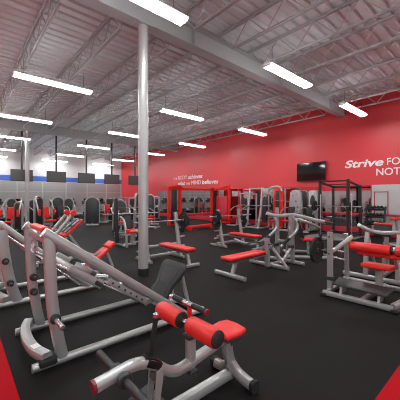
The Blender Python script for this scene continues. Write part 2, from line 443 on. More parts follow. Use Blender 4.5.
# ------------------------------------------------------------------ leg press in the foreground
def leg_press():
    t = thing('leg_press', 'big silver plate loaded leg press with a black back pad, nearest on the left', 'leg press', (.6, 3.565, 0))
    X = lambda x, y, z: (x-.6, y, z)
    hw = .485
    for s in (-1, 1):
        MB().tube([X(.555, s*hw, .05), X(2.75, s*hw, .05)], .042, 16).build('floor_tube', 'silver', t)
        p = MB().bar([X(.83, s*hw, .06), X(.775, s*hw, .34), X(.735, s*hw, .62), X(.715, s*hw, .95), X(.705, s*hw, 1.20), X(.69, s*hw, 1.34)], .075, .112, .03, 5, up=(1, 0, 0))
        p.build('upright', 'silver', t)
        rl = MB().bar([X(.655, s*hw, 1.355), X(2.42, s*hw, .06)], .085, .10, .03)
        r_ = rl.build('rail', 'silver', t)
        # perforated strip hanging under the rail
        dirv = Vector((1.86, 0, -1.40)).normalized(); nrm = Vector((-dirv.z, 0, dirv.x)) * -1
        a = Vector(X(1.38, s*(hw-.01), .823)); b_ = Vector(X(1.86, s*(hw-.01), .470))
        sm = MB()
        sm.bar([a + nrm*.10, b_ + nrm*.10], .03, .075, .008, up=nrm)
        sm.build('stop_bracket', 'silver', r_)
        hm = MB()
        for k in range(6):
            q = a.lerp(b_, (k+.6)/6.4) + nrm*.10
            hm.cyl(q + Vector((0, -s*-.008, 0)), q + Vector((0, s*.019, 0)), .013, 10)
            hm.cyl(q + Vector((0, s*-.019, 0)), q + Vector((0, s*.0, 0)), .013, 10)
        hm.build('stop_hole', 'plastic', r_)
        ch = MB().tube([Vector(X(.72, s*(hw-.11), 1.04)), Vector(X(1.86, s*(hw-.11), .32))], .019, 12)
        ch.build('guide_rod', 'chrome', t)
        # end fittings of the guide rod
        e = MB().bar([X(1.84, s*(hw-.11), .33), X(1.92, s*(hw-.02), .40)], .06, .07, .015)
        e.build('rod_bracket', 'silver', t)
        # storage horns on the upright
        hz = MB().cyl(X(.75, s*(hw+.03), .49), X(.75, s*(hw+.065), .49), .05, 20, .006); c = hz.build('horn_collar', 'plastic', t)
        MB().cyl(X(.75, s*(hw+.06), .49), X(.75, s*(hw+.30), .49), .025, 16, .004).build('storage_horn', 'chrome', c)
    # inner horns seen on the far side upright
    for z in (.70, .52):
        c = MB().cyl(X(.74, hw-.03, z), X(.74, hw-.075, z), .045, 18, .006).build('horn_collar', 'plastic', t)
        MB().cyl(X(.74, hw-.07, z), X(.74, hw-.16, z), .024, 14, .004).build('storage_horn', 'iron', c)
    # curved rear foot plate tube joining the floor tubes
    MB().bar([X(.70, hw+.03, .13), X(.63, .30, .13), X(.60, 0, .13), X(.615, -.28, .13), X(.68, -hw-.02, .13)], .105, .085, .02, 6).build('rear_cross_tube', 'silver', t)
    MB().box(X(.62, -.30, .176), (.07, .10, .004), .001, rotz(12)).build('white_patch', 'plainwhite', t)  # flat white patch lying on the rear cross tube
    MB().box(X(.69, -hw+.01, .085), (.16, .16, .07), .02).build('rubber_foot', 'rubber', t)
    MB().bar([X(2.70, hw, .05), X(2.70, -hw, .05)], .085, .085, .02).build('front_cross_tube', 'silver', t)
    # top cross pad in red with rounded ends
    MB().bar([X(.70, -hw+.09, 1.365), X(.70, hw-.32, 1.365)], .10, .055, .025).build('top_bumper', 'red', t)
    MB().bar([X(.72, -hw, 1.26), X(.72, hw, 1.26)], .07, .09, .02).build('upper_cross_tube', 'silver', t)
    # round silver logo plate between the uprights
    MB().lathe([(.0, 0), (.085, 0), (.085, .014), (.068, .014), (.062, .008), (0, .008)], X(.70, .17, 1.13), (-1, -.25, .1), 24).build('badge', 'silver', t)
    st = MB(); ctr = Vector(X(.684, .166, 1.132))
    pts = []
    for k in range(10):
        rr = .055 if k % 2 == 0 else .024; an = R(90+36*k); pts.append((rr*math.cos(an), rr*math.sin(an)))
    st.prism(pts, ctr, (-.25, 1, 0), (.1, 0, 1), .008); st.build('badge_star', 'logo', t)
    # sled on the guide rods
    sled = MB()
    sd = Vector((1.12, 0, -.84)).normalized(); c0 = Vector(X(1.08, 0, .825)); nz = Vector((.6, 0, .8))
    for k in (-.14, .16): sled.bar([c0 + sd*k + Vector((0, -hw+.08, 0)), c0 + sd*k + Vector((0, hw-.08, 0))], .07, .07, .012, up=nz)
    for s in (-1, 1): sled.bar([c0 - sd*.2 + Vector((0, s*(hw-.11), 0)), c0 + sd*.24 + Vector((0, s*(hw-.11), 0))], .075, .085, .015, up=nz)
    so = sled.build('sled_frame', 'silver', t)
    for s in (-1, 1):
        q = c0 + sd*.18 + Vector((0, s*(hw-.11), 0))
        MB().cyl(q - sd*.04, q + sd*.06, .045, 18, .006).build('bearing', 'plastic', so)
        h = c0 + sd*.10 + Vector((0, s*(hw-.16), .05))
        MB().cyl(h, h + Vector((.05, s*.03, -.03)), .05, 18, .006).build('sled_horn_collar', 'iron', so)
        MB().cyl(h + Vector((.04, s*.02, -.02)), h + Vector((.19, s*.07, -.05)), .026, 16, .004).build('sled_horn', 'chrome', so)
        MB().box(c0 + sd*-.02 + Vector((0, s*(hw-.11), .06)), (.20, .06, .09), .015, roty(37)).build('sled_block', 'silver', so)
    # black back pad leaning away, with seat and bracing
    ax = Vector((0, -1, 0)); ay = Vector((.31, 0, .46)).normalized()
    poly = [(-.24, -.02), (-.26, .10), (-.21, .20), (-.26, .36), (-.30, .50), (-.24, .585), (.24, .585), (.30, .50), (.27, .36), (.20, .22), (.21, .08), (.18, -.04)]
    po = MB().prism(poly, X(2.31, .02, .19), ax, ay, .07, .022).build('back_pad', 'pad', t)
    sm = MB()
    q = [Vector(X(2.31, .02, .19)) + ax*a + ay*b_ + ax.cross(ay)*.0365 for a, b_ in ((-.16, .03), (-.14, .20), (-.19, .36), (-.22, .50), (.22, .50), (.19, .36), (.13, .21), (.13, .03))]
    sm.tube(q, .004, 6); sm2 = [Vector(X(2.31, .02, .19)) + ax*a + ay*b_ + ax.cross(ay)*.0365 for a, b_ in ((-.14, .20), (-.05, .235), (.05, .235), (.13, .21))]
    sm.tube(sm2, .004, 6); sm.build('pad_seam', 'iron', po)
    nrm = ax.cross(ay)
    sm3 = Vector(X(2.31, .02, .19)) - nrm*.0
    MB().bar([X(2.60, -.16, .55), X(2.72, -.18, .06)], .05, .05, .012).build('pad_strut', 'silver', t)
    MB().bar([X(2.60, .2, .55), X(2.72, .22, .06)], .05, .05, .012).build('pad_strut', 'silver', t)
    MB().bar([X(2.18, 0, .16), X(2.62, 0, .10)], .26, .05, .012).build('pad_carrier', 'silver', t)
leg_press()

# ------------------------------------------------------------------ seated calf raise, in front
def calf_raise(name, label, loc, rz, loaded=False):
    t = thing(name, label, 'calf raise', loc, rz)
    # lever beam along x
    beam = MB().bar([(-.72, 0, .505), (-.60, 0, .52), (-.47, 0, .535), (-.36, 0, .515), (-.26, 0, .455), (-.16, 0, .375), (-.06, 0, .345), (.10, 0, .365), (.30, 0, .395), (.56, 0, .43)], .078, .076, .026, 5)
    bo = beam.build('lever_beam', 'silver', t)
    MB().bar([(-.738, 0, .503), (-.718, 0, .505)], .081, .079, .026).build('beam_end_cap', 'maroon', bo)
    MB().bar([(-.37, 0, .562), (-.30, 0, .528), (-.24, 0, .482)], .066, .012, .003, up=(0, 0, 1)).build('name_decal', 'label', bo)
    MB().bar([(-.36, -.0395, .525), (-.25, -.0395, .46)], .006, .05, .001, up=(0, 0, 1)).build('side_decal', 'label', bo)
    # weight horn crossing the beam
    ho = MB().cyl((-.55, -.37, .50), (-.55, .37, .50), .0265, 18, .004).build('weight_horn', 'iron', t)
    for s in (-1, 1):
        MB().cyl((-.55, s*.05, .50), (-.55, s*.085, .50), .052, 20, .006).build('horn_collar', 'plastic', ho)
        MB().cyl((-.55, s*.37, .50), (-.55, s*.374, .50), .018, 14).build('horn_tip', 'red', ho)
    # seat and rear leg
    poly = [(-.13, -.125), (.03, -.145), (.12, -.12), (.14, 0), (.12, .12), (.03, .145), (-.13, .125)]
    so = MB().prism(poly, (.495, 0, .485), (1, 0, 0), (0, 1, 0), .056, .026).build('seat', 'red', t)
    MB().prism([(p[0]*.96, p[1]*.96) for p in poly], (.495, 0, .45), (1, 0, 0), (0, 1, 0), .018, .004).build('seat_board', 'plastic', so)
    MB().bar([(.49, 0, .40), (.50, 0, .28), (.535, 0, .17), (.57, 0, .06)], .085, .085, .025, 5, up=(1, 0, 0)).build('seat_post', 'silver', t)
    for s in (-1, 1):
        MB().cyl((.50, s*.043, .375), (.50, s*.052, .375), .022, 14).build('pivot_bolt', 'chrome', t)
        lg = MB().bar([(.525, 0, .19), (.55, s*.06, .11), (.57, s*.14, .065), (.57, s*.235, .055)], .085, .085, .025, 5).build('leg', 'silver', t)
        MB().bar([(.57, s*.225, .052), (.57, s*.262, .052)], .10, .10, .03).build('rubber_foot', 'rubber', lg)
    # spine on the floor and front cross foot
    MB().bar([(.56, 0, .075), (-.62, 0, .075)], .085, .085, .025).build('floor_spine', 'silver', t)
    fo = MB().bar([(-.58, -.27, .05), (-.58, .27, .05)], .085, .085, .025).build('front_foot_bar', 'silver', t)
    MB().prism([(-.11, -.24), (.11, -.24), (.11, .24), (-.11, .24)], (-.30, 0, .135), (.95, 0, .25), (0, 1, 0), .03, .008).build('foot_rest', 'iron', t)
    # fulcrum bracket
    for s in (-1, 1):
        MB().prism([(-.05, -.30), (-.02, -.30), (.03, .0), (.02, .06), (-.03, .04)], (-.27, s*.05, .40), (1, 0, 0), (0, 0, 1), .014, .003).build('fulcrum_plate', 'silver', t)
    MB().bar([(-.29, 0, .40), (-.22, 0, .345)], .075, .06, .01).build('fulcrum_block', 'plastic', t)
    # catch lever with silver knob
    lv = MB().bar([(-.275, .09, .33), (-.235, .06, .78)], .034, .03, .008).build('catch_lever', 'rubber', t)
    MB().cyl((-.235, .06, .78), (-.232, .06, .815), .023, 16, .005).build('lever_knob', 'chrome', lv)
    # roller post
    po = MB().bar([(.06, 0, .33), (.055, 0, .60)], .075, .065, .015, up=(1, 0, 0)).build('roller_post', 'silver', t)
    MB().box((.055, 0, .575), (.10, .10, .03), .008).build('post_collar', 'plastic', po)
    MB().box((.07, 0, .28), (.08, .07, .03), .01).build('post_foot', 'plastic', po)
    MB().bar([(.055, 0, .59), (.045, 0, .83)], .045, .018, .005, up=(1, 0, 0)).build('height_bar', 'redpaint', po)
    MB().cyl((.055, .05, .55), (.055, .085, .55), .018, 12, .004).build('pull_pin', 'yellow', po)
    sh = MB().cyl((.01, -.365, .695), (.01, .365, .695), .022, 16).build('roller_shaft', 'chrome', t)
    for a, b_ in ((-.365, -.055), (.055, .365)):
        r = .071; L = b_-a
        ro = MB().lathe([(r*.55, 0), (r-.02, .002), (r-.006, .008), (r, .022), (r, L-.022), (r-.006, L-.008), (r-.02, L-.002), (r*.55, L)], (.01, a, .695), (0, 1, 0), 32).build('roller_pad', 'red', t)
        for q, dd in ((a, -1), (b_, 1)): MB().lathe([(.0, .006), (r-.014, .004), (r-.008, 0), (r-.008, -.01)], (.01, q, .695), (0, dd, 0), 28).build('roller_end', 'black', ro)
    # handle over the rollers
    hb = MB().tube([(.035, -.22, .835), (.035, .25, .835)], .017, 14).build('handle_bar', 'chrome', t)
    for a, b_ in ((-.21, -.05), (.07, .20)):
        MB().cyl((.035, a, .835), (.035, b_, .835), .021, 16, .004).build('handle_grip', 'rubber', hb)
    MB().cyl((.035, -.232, .835), (.035, -.21, .835), .025, 16, .004).build('grip_tip', 'maroon', hb)
    return t
calf_raise('seated_calf_raise', 'seated calf raise with two red rollers and red seat, nearest in front', (1.385, 1.765, 0), 0)

# ------------------------------------------------------------------ hack squat behind the leg press
def hack_squat():
    t = thing('hack_squat_machine', 'silver angled squat machine behind the leg press, cut by the picture edge', 'squat machine', (.5, 5.68, 0))
    hw = .475; X = lambda x, y, z: (x-.5, y, z)
    for s in (-1, 1):
        MB().tube([X(.48, s*hw, .05), X(2.55, s*hw, .05)], .042, 14).build('floor_tube', 'silver', t)
        MB().bar([X(.74, s*hw, .06), X(.66, s*hw, .32), X(.60, s*hw, .62), X(.555, s*hw, .95), X(.54, s*hw, 1.2)], .075, .15, .03, 5, up=(1, 0, 0)).build('upright', 'silver', t)
        MB().bar([X(.50, s*hw, 1.31), X(1.85, s*hw, .07)], .075, .09, .025).build('rail', 'silver', t)
        MB().tube([X(.62, s*(hw-.1), 1.08), X(1.72, s*(hw-.1), .09)], .018, 10).build('guide_rod', 'chrome', t)
        for z in (.38, .72):
            x = .64 if z < .5 else .58
            c = MB().cyl(X(x, s*(hw+.03), z), X(x, s*(hw+.07), z), .05, 18, .006).build('horn_collar', 'plastic', t)
            MB().cyl(X(x, s*(hw+.06), z), X(x, s*(hw+.2), z), .025, 14, .004).build('storage_horn', 'iron', c)
    MB().bar([X(.62, hw+.02, .13), X(.52, .25, .13), X(.49, 0, .13), X(.52, -.25, .13), X(.60, -hw-.02, .13)], .14, .08, .02, 5).build('rear_cross_tube', 'silver', t)
    MB().bar([X(.53, -hw, 1.25), X(.53, hw, 1.25)], .07, .08, .02).build('upper_cross_tube', 'silver', t)
    MB().bar([X(2.5, hw, .05), X(2.5, -hw, .05)], .08, .08, .02).build('front_cross_tube', 'silver', t)
    sl = MB()
    for x, z in ((.95, .78), (1.12, .63)): sl.bar([X(x, -hw+.07, z), X(x, hw-.07, z)], .07, .07, .012)
    sl.build('sled_frame', 'silver', t)
    ay = Vector((.50, 0, .36)).normalized()
    bp = MB().prism([(-.14, -.50), (.14, -.50), (.15, .12), (-.15, .12)], X(2.27, -.02, .56), (0, -1, 0), ay, .07, .022).build('back_pad', 'red', t)
    MB().prism([(-.15, .14), (.15, .14), (.14, .30), (-.14, .30)], Vector(X(2.27, -.02, .56)) + Vector((-.01, 0, .015)), (0, -1, 0), ay, .085, .028).build('head_pad', 'red', t)
    MB().bar([X(1.95, -.02, .40), X(2.46, -.02, .68)], .10, .04, .01).build('pad_carrier', 'plastic', t)
    MB().bar([X(2.34, -.06, .60), X(2.46, -.08, .30), X(2.5, -.1, .06)], .05, .05, .012, 3).build('pad_strut', 'silver', t)
    MB().bar([X(1.85, 0, .05), X(1.98, 0, .42)], .07, .06, .012).build('pad_post', 'silver', t)
    MB().bar([X(1.85, -hw, .05), X(1.85, hw, .05)], .07, .07, .015).build('middle_cross_tube', 'silver', t)
hack_squat()

# ------------------------------------------------------------------ back extension with tilted pads
def back_extension():
    t = thing('back_extension_bench', 'tilted back extension bench with red pads on a black board, behind the angled squat machine', 'exercise bench', (2.2, 7.95, 0))
    ay = Vector((.66, 0, .58)).normalized()
    MB().bar([(-.75, 0, .06), (.75, 0, .06)], .08, .08, .02).build('floor_spine', 'silver', t)
    for x in (-.72, .72):
        MB().bar([(x, -.33, .05), (x, .33, .05)], .08, .08, .02).build('foot_bar', 'silver', t)
    MB().bar([(-.60, 0, .10), (.05, 0, .62)], .07, .09, .02).build('main_beam', 'silver', t)
    MB().bar([(.50, 0, .08), (.08, 0, .70)], .07, .08, .02).build('support_post', 'silver', t)
    for s in (-1, 1):
        MB().bar([(-.40, s*.26, .62), (.12, s*.26, 1.26)], .07, .075, .02).build('side_arm', 'silver', t)
        p = MB().prism([(-.135, -.46), (.135, -.46), (.135, .16), (-.135, .16)], (.26, s*.14, .98), (0, -1, 0), ay, .07, .018).build('thigh_pad', 'red', t)
        MB().prism([(-.10, -.37), (.10, -.37), (.10, .13), (-.10, .13)], Vector((.26, s*.14, .98)) + Vector((-.025, 0, .03)), (0, -1, 0), ay, .03, .006).build('pad_board', 'plastic', p)
        MB().cyl((.12, s*.20, 1.28), (.12, s*.34, 1.28), .075, 18, .015).build('hand_roller', 'red', t)
        MB().tube([(.10, s*.08, .72), (.12, s*.26, 1.24)], .02, 10).build('brace', 'silver', t)
    MB().bar([(-.40, -.3, .62), (-.40, .3, .62)], .06, .06, .015).build('arm_cross_tube', 'silver', t)
    MB().bar([(-.40, 0, .62), (-.45, 0, .22)], .06, .06, .015, up=(1, 0, 0)).build('arm_post', 'silver', t)
back_extension()

# ------------------------------------------------------------------ plate loaded bench press machine in the middle
def press_machine():
    ox, oy = 5.3, 4.0
    t = thing('plate_loaded_bench_press', 'silver lever bench press machine with long red flat bench, in the middle of the floor', 'bench press machine', (ox, oy, 0))
    X = lambda x, y, z: (x-ox, y-oy, z)
    pad_box(X(4.75, 3.95, .435), (1.22, .30, .07), None, .028).build('bench_pad', 'red', t)
    MB().box(X(4.75, 3.95, .392), (1.18, .26, .02), .004).build('bench_board', 'plastic', t)
    MB().bar([X(4.28, 3.98, .345), X(5.62, 3.98, .345)], .075, .085, .02).build('bench_beam', 'silver', t)
    MB().bar([X(4.50, 3.98, .35), X(4.38, 3.98, .05)], .085, .075, .02).build('front_leg', 'silver', t)
    MB().bar([X(4.37, 3.62, .05), X(4.37, 4.46, .05)], .09, .085, .025).build('front_foot_bar', 'silver', t)
    MB().bar([X(5.62, 3.98, .05), X(5.62, 3.98, .72)], .10, .10, .02, up=(1, 0, 0)).build('centre_post', 'silver', t)
    MB().bar([X(6.0, 5.35, .50), X(5.9, 4.95, .46), X(5.75, 4.45, .50), X(5.62, 4.05, .68)], .06, .06, .02, 4).build('spotter_tube', 'silver', t)
    for x in (5.78, 6.48): MB().bar([X(x, 3.50, .05), X(x, 4.62, .05)], .085, .085, .025).build('base_bar', 'silver', t)
    MB().bar([X(5.62, 3.98, .06), X(6.48, 3.98, .06)], .085, .085, .02).build('floor_spine', 'silver', t)
    MB().bar([X(5.66, 3.98, .62), X(5.80, 3.58, .08)], .075, .06, .018).build('stay', 'silver', t)
    MB().bar([X(5.66, 3.98, .62), X(5.78, 4.5, .08)], .075, .06, .018).build('stay', 'silver', t)
    for y, h in ((4.24, 1.42), (3.80, 1.22)):
        p = MB().bar([X(6.46, y, .05), X(6.44, y, .6), X(6.42, y, h)], .085, .10, .02, up=(1, 0, 0)).build('upright', 'silver', t)
        MB().cyl(X(6.38, y-.06, .45), X(6.38, y+.06, .45), .045, 14, .006).build('pivot', 'plastic', p)
    # wavy top lever
    MB().bar([X(5.98, 4.26, 1.29), X(6.15, 4.12, 1.23), X(6.36, 3.98, 1.23), X(6.46, 3.80, 1.25), X(6.5, 3.55, 1.21), X(6.5, 3.2, 1.14), X(6.48, 2.98, 1.12)], .075, .085, .022, 4).build('top_lever', 'silver', t)
    MB().cyl(X(6.48, 2.99, 1.12), X(6.47, 2.80, 1.10), .026, 14, .004).build('weight_horn', 'iron', t)
    for y in (4.30, 3.72):
        a = MB().bar([X(6.30, y-.05, 1.17), X(6.33, y-.12, 1.02), X(6.28, y-.12, .86), X(6.08, y-.02, .66), X(5.86, y+.05, .50)], .06, .07, .02, 4, up=(1, 0, 0)).build('press_arm', 'silver', t)
        MB().cyl(X(6.10, y-.03, .695), X(5.92, y+.04, .55), .042, 14, .006).build('hand_grip', 'rubber', a)
    MB().tube([X(5.2, 3.62, .55), X(5.45, 3.7, .60), X(5.6, 3.96, .58), X(5.5, 4.25, .60), X(5.2, 4.36, .55)], .016, 8, 4).build('start_handle', 'plastic', t)
    MB().bar([X(6.44, 4.24, .55), X(6.44, 3.8, .55)], .07, .07, .015).build('cross_tube', 'silver', t)
    MB().bar([X(6.40, 3.80, .42), X(5.95, 3.82, .08)], .06, .06, .015).build('stay', 'silver', t)
press_machine()

def seat_machine(name, label, cat, loc, rz, red_back=False):
    """upright plate loaded machine: seat, leaning back pad, two side arms"""
    t = thing(name, label, cat, loc, rz)
    for y in (-.42, .42): MB().bar([(-.62, y, .05), (.62, y, .05)], .08, .08, .02).build('base_rail', 'silver', t)
    for x in (-.55, .5): MB().bar([(x, -.42, .05), (x, .42, .05)], .075, .075, .02).build('base_cross', 'silver', t)
    MB().bar([(-.50, 0, .05), (-.42, 0, .6), (-.50, 0, 1.18)], .09, .09, .02, 4, up=(1, 0, 0)).build('mast', 'silver', t)
    MB().bar([(.05, 0, .05), (.02, 0, .42)], .075, .075, .02, up=(1, 0, 0)).build('seat_post', 'silver', t)
    pad_box((.06, 0, .48), (.40, .34, .08), None, .03).build('seat', 'red', t)
    rot = roty(-18)
    b = pad_box((-.22, 0, .84), (.075, .30, .66), rot, .03).build('back_pad', 'red' if red_back else 'black', t)
    MB().box((-.26, 0, .83), (.02, .27, .60), .004, rot).build('pad_board', 'plastic', b)
    for s in (-1, 1):
        a = MB().bar([(-.48, s*.10, 1.12), (-.40, s*.42, 1.10), (-.05, s*.48, 1.0), (.25, s*.40, .86)], .06, .065, .018, 4).build('lever_arm', 'silver', t)
        MB().cyl((.25, s*.40, .86), (.25, s*.22, .86), .02, 12, .003).build('hand_grip', 'rubber', a)
        MB().cyl((-.40, s*.46, 1.08), (-.40, s*.72, 1.08), .025, 12, .003).build('weight_horn', 'chrome', a)
        MB().bar([(-.50, s*.40, .06), (-.47, s*.06, .85)], .06, .06, .015).build('stay', 'silver', t)
    return t
seat_machine('chest_press_machine', 'silver chest press machine with black back pad and red seat, behind the lever bench press', 'chest press', (7.65, 4.05, 0), R(-50))

# ------------------------------------------------------------------ calf raise seen at the right edge
def calf_raise_right():
    ox, oy = 5.3, 1.8
    t = thing('seated_calf_raise', 'seated calf raise with red rollers and black foot plate, cut by the right picture edge', 'calf raise', (ox, oy, 0))
    X = lambda x, y, z: (x-ox, y-oy, z)
    MB().bar([X(4.80, 2.24, .055), X(4.84, 1.22, .055)], .085, .08, .02).build('front_base_bar', 'silver', t)
    MB().box(X(4.80, 2.22, .03), (.13, .10, .05), .012).build('rubber_foot', 'rubber', t)
    MB().box(X(4.84, 1.20, .03), (.12, .10, .05), .012).build('rubber_foot', 'rubber', t)
    MB().bar([X(4.82, 2.18, .06), X(5.95, 2.28, .06)], .08, .08, .02).build('side_rail', 'silver', t)
    MB().bar([X(4.82, 1.22, .09), X(5.0, 1.16, .12), X(5.3, 1.12, .16), X(5.95, 1.14, .10)], .08, .10, .025, 4).build('side_rail', 'silver', t)
    p = MB().bar([X(4.99, 2.21, .06), X(4.99, 2.21, 1.08)], .085, .085, .015, up=(1, 0, 0)).build('tall_post', 'silver', t)
    for z in (.28, .70, 1.0): MB().cyl(X(4.94, 2.205, z), X(4.945, 2.205, z), .014, 10).build('adjust_hole', 'plastic', p)
    MB().bar([X(4.99, 2.21, .24), X(4.99, 2.21, .30)], .11, .11, .02, up=(1, 0, 0)).build('post_collar', 'plastic', p)
    # foot plate with upturned rim
    fp = MB().prism([(-.18, -.42), (.16, -.46), (.18, .40), (-.16, .36)], X(5.02, 1.74, .232), (.98, 0, .12), (0, 1, 0), .028, .006).build('foot_plate', 'iron', t)
    MB().tube([X(4.85, 2.11, .222), X(4.84, 1.32, .222), X(5.18, 1.30, .262)], .017, 8).build('plate_rim', 'plastic', fp)
    for y in (1.98, 1.42):
        MB().prism([(-.10, 0), (.10, 0), (.14, .15), (-.06, .15)], X(4.95, y, .075), (1, 0, 0), (0, 0, 1), .04, .006).build('plate_gusset', 'silver', t)
    # seat
    MB().prism([(-.17, -.22), (.17, -.22), (.17, .22), (-.17, .22)], X(5.52, 1.62, .50), (1, 0, -.08), (0, 1, 0), .085, .03).build('seat', 'red', t)
    MB().bar([X(5.52, 1.60, .06), X(5.52, 1.60, .46)], .11, .085, .02, up=(1, 0, 0)).build('seat_post', 'silver', t)
    MB().bar([X(4.84, 1.64, .06), X(6.0, 1.64, .06)], .08, .08, .02).build('floor_spine', 'silver', t)
    MB().bar([X(5.95, 1.10, .055), X(5.95, 2.36, .055)], .08, .08, .02).build('rear_base_bar', 'silver', t)
    # second post with lever, horn and rollers
    MB().bar([X(5.92, 2.28, .06), X(5.80, 2.26, .98)], .075, .085, .02, up=(1, 0, 0)).build('rear_post', 'silver', t)
    for z in (.45, .60): MB().cyl(X(5.84, 2.30, z), X(5.70, 2.52, z+.05), .022, 12, .003).build('storage_horn', 'chrome', t)
    lv = MB().bar([X(5.04, 2.24, .735), X(5.12, 2.20, .745), X(5.22, 2.10, .85), X(5.36, 1.98, .99)], .06, .075, .02, 3).build('lever_arm', 'silver', t)
    MB().cyl(X(5.0, 2.24, .735), X(4.98, 2.54, .735), .026, 14, .004).build('weight_horn', 'iron', lv)
    MB().cyl(X(4.99, 2.25, .735), X(4.985, 2.31, .735), .05, 16, .005).build('horn_collar', 'plastic', lv)
    sh = MB().cyl(X(5.345, 2.03, .825), X(5.345, .74, .825), .022, 12).build('roller_shaft', 'chrome', t)
    for a, b_ in ((2.0, 1.38), (1.32, .76)):
        r = .085; L = a-b_
        ro = MB().lathe([(.05, 0), (r-.02, .002), (r-.005, .008), (r, .022), (r, L-.022), (r-.005, L-.008), (r-.02, L-.002), (.05, L)], X(5.345, a, .825), (0, -1, 0), 28).build('roller_pad', 'red', t)
        MB().lathe([(0, .012), (r-.02, .008), (r-.012, 0), (r-.012, -.02)], X(5.345, b_, .825), (0, -1, 0), 24).build('roller_end', 'black', ro)
    MB().prism([(-.09, -.60), (.09, -.60), (.09, .36), (-.09, .36)], X(5.42, 1.52, .725), (1, 0, 0), (0, 1, 0), .085, .03).build('thigh_pad', 'red', t)
    MB().cyl(X(5.36, 2.06, .885), X(5.36, 2.0, .885), .04, 14, .008).build('adjust_knob', 'yellow', t)
    MB().bar([X(5.55, 1.35, .50), X(5.37, 1.35, .82)], .05, .05, .012).build('roller_bracket', 'silver', t)
calf_raise_right()
weight_plate((4.985, 2.45, .735), (0, 1, 0), 'black grip plate hanging on the horn of the right calf raise', .235, .05)

# row machine behind it with curved handle tube
def row_machine():
    ox, oy = 6.6, 1.9
    t = thing('row_machine', 'silver row machine with wavy handle tube behind the right calf raise', 'row machine', (ox, oy, 0))
    X = lambda x, y, z: (x-ox, y-oy, z)
    MB().bar([X(6.42, 2.55, .05), X(6.42, 1.25, .05)], .085, .085, .022).build('front_base_bar', 'silver', t)
    MB().bar([X(7.6, 2.45, .05), X(7.6, 1.35, .05)], .085, .085, .022).build('rear_base_bar', 'silver', t)
    MB().bar([X(6.42, 1.9, .06), X(7.6, 1.9, .06)], .085, .085, .02).build('floor_spine', 'silver', t)
    for y in (2.12, 1.55):
        MB().bar([X(6.44, y, .06), X(6.48, y, .5), X(6.56, y, .96)], .085, .10, .022, 4, up=(1, 0, 0)).build('upright', 'silver', t)
        MB().bar([X(7.1, y, .06), X(6.56, y, .90)], .06, .07, .02).build('stay', 'silver', t)
    h = MB().bar([X(6.5, 2.27, 1.10), X(6.53, 2.18, 1.05), X(6.55, 2.06, 1.00), X(6.56, 1.85, .97), X(6.55, 1.6, 1.00), X(6.52, 1.35, 1.03), X(6.5, 1.1, 1.03)], .07, .075, .022, 4).build('handle_tube', 'silver', t)
    MB().cyl(X(6.5, 2.29, 1.11), X(6.505, 2.24, 1.085), .04, 14, .006).build('tube_cap', 'plainwhite', h)
    MB().bar([X(7.25, 1.95, .06), X(7.18, 1.95, .9)], .085, .085, .02, up=(1, 0, 0)).build('pad_post', 'silver', t)
    c = pad_box(X(7.12, 2.0, .96), (.10, .34, .26), roty(14), .03).build('chest_pad', 'black', t)
    pad_box(X(7.15, 2.0, 1.095), (.12, .35, .05), roty(14), .02).build('pad_top', 'red', c)
    MB().bar([X(6.75, 2.15, .62), X(6.85, 1.7, .62)], .18, .05, .015).build('seat_plate', 'plainwhite', t)
    MB().bar([X(6.85, 1.9, .08), X(6.85, 1.9, .60)], .07, .07, .015, up=(1, 0, 0)).build('seat_post', 'silver', t)
row_machine()

# ------------------------------------------------------------------ free weight benches
def press_bench(label, x, y, pad_y=(-.85, .35), barbell=None):
    """bench along y with two uprights at the far end"""
    t = thing('weight_bench', label, 'weight bench', (x, y, 0))
    pm = sum(pad_y)/2; pl = pad_y[1]-pad_y[0]
    pad_box((0, pm, .435), (.30, pl, .075), None, .028).build('bench_pad', 'red', t)
    MB().box((0, pm, .392), (.26, pl-.04, .018), .004).build('bench_board', 'plastic', t)
    MB().bar([(0, pad_y[0]+.1, .35), (0, .52, .35)], .075, .075, .02).build('bench_beam', 'silver', t)
    MB().bar([(0, pad_y[0]+.16, .35), (0, pad_y[0]+.06, .05)], .08, .07, .02).build('front_leg', 'silver', t)
    MB().bar([(-.28, pad_y[0]+.05, .045), (.28, pad_y[0]+.05, .045)], .08, .075, .02).build('front_foot_bar', 'silver', t)
    MB().bar([(-.56, .52, .10), (.56, .52, .10)], .08, .08, .02).build('rear_cross_tube', 'silver', t)
    MB().bar([(-.56, .52, .36), (.56, .52, .36)], .07, .07, .02).build('rear_cross_tube', 'silver', t)
    for s in (-1, 1):
        u = MB().bar([(s*.52, .25, .05), (s*.52, .36, .5), (s*.52, .50, 1.27)], .085, .10, .02, 3, up=(1, 0, 0)).build('upright', 'silver', t)
        MB().bar([(s*.52, .85, .045), (s*.52, .10, .045)], .08, .075, .02).build('floor_rail', 'silver', t)
        MB().bar([(s*.52, .41, 1.02), (s*.52, .34, .99), (s*.52, .33, 1.05)], .05, .03, .008).build('bar_hook', 'plastic', u)
        for z in (.30, .56, .82):
            MB().cyl((s*.57, .42, z), (s*.78, .42, z), .025, 12, .003).build('storage_horn', 'steel', u)
    return t
def barbell(label, x, y, z, half=1.05):
    b = thing('barbell', label, 'barbell', (x, y, z))
    MB().cyl((-half, 0, 0), (half, 0, 0), .014, 10).build('bar_shaft', 'steel', b)
    for s in (-1, 1):
        e = MB().cyl((s*(half-.40), 0, 0), (s*(half+.02), 0, 0), .025, 14, .003).build('bar_sleeve', 'steel', b)
        MB().cyl((s*(half-.42), 0, 0), (s*(half-.39), 0, 0), .036, 14, .004).build('sleeve_collar', 'steel', e)
    return b
press_bench('flat bench with red pad just right of the near grey column', 4.25, 6.02)
barbell('chrome barbell on the flat bench beside the near grey column', 4.25, 6.36, 1.045, .86)
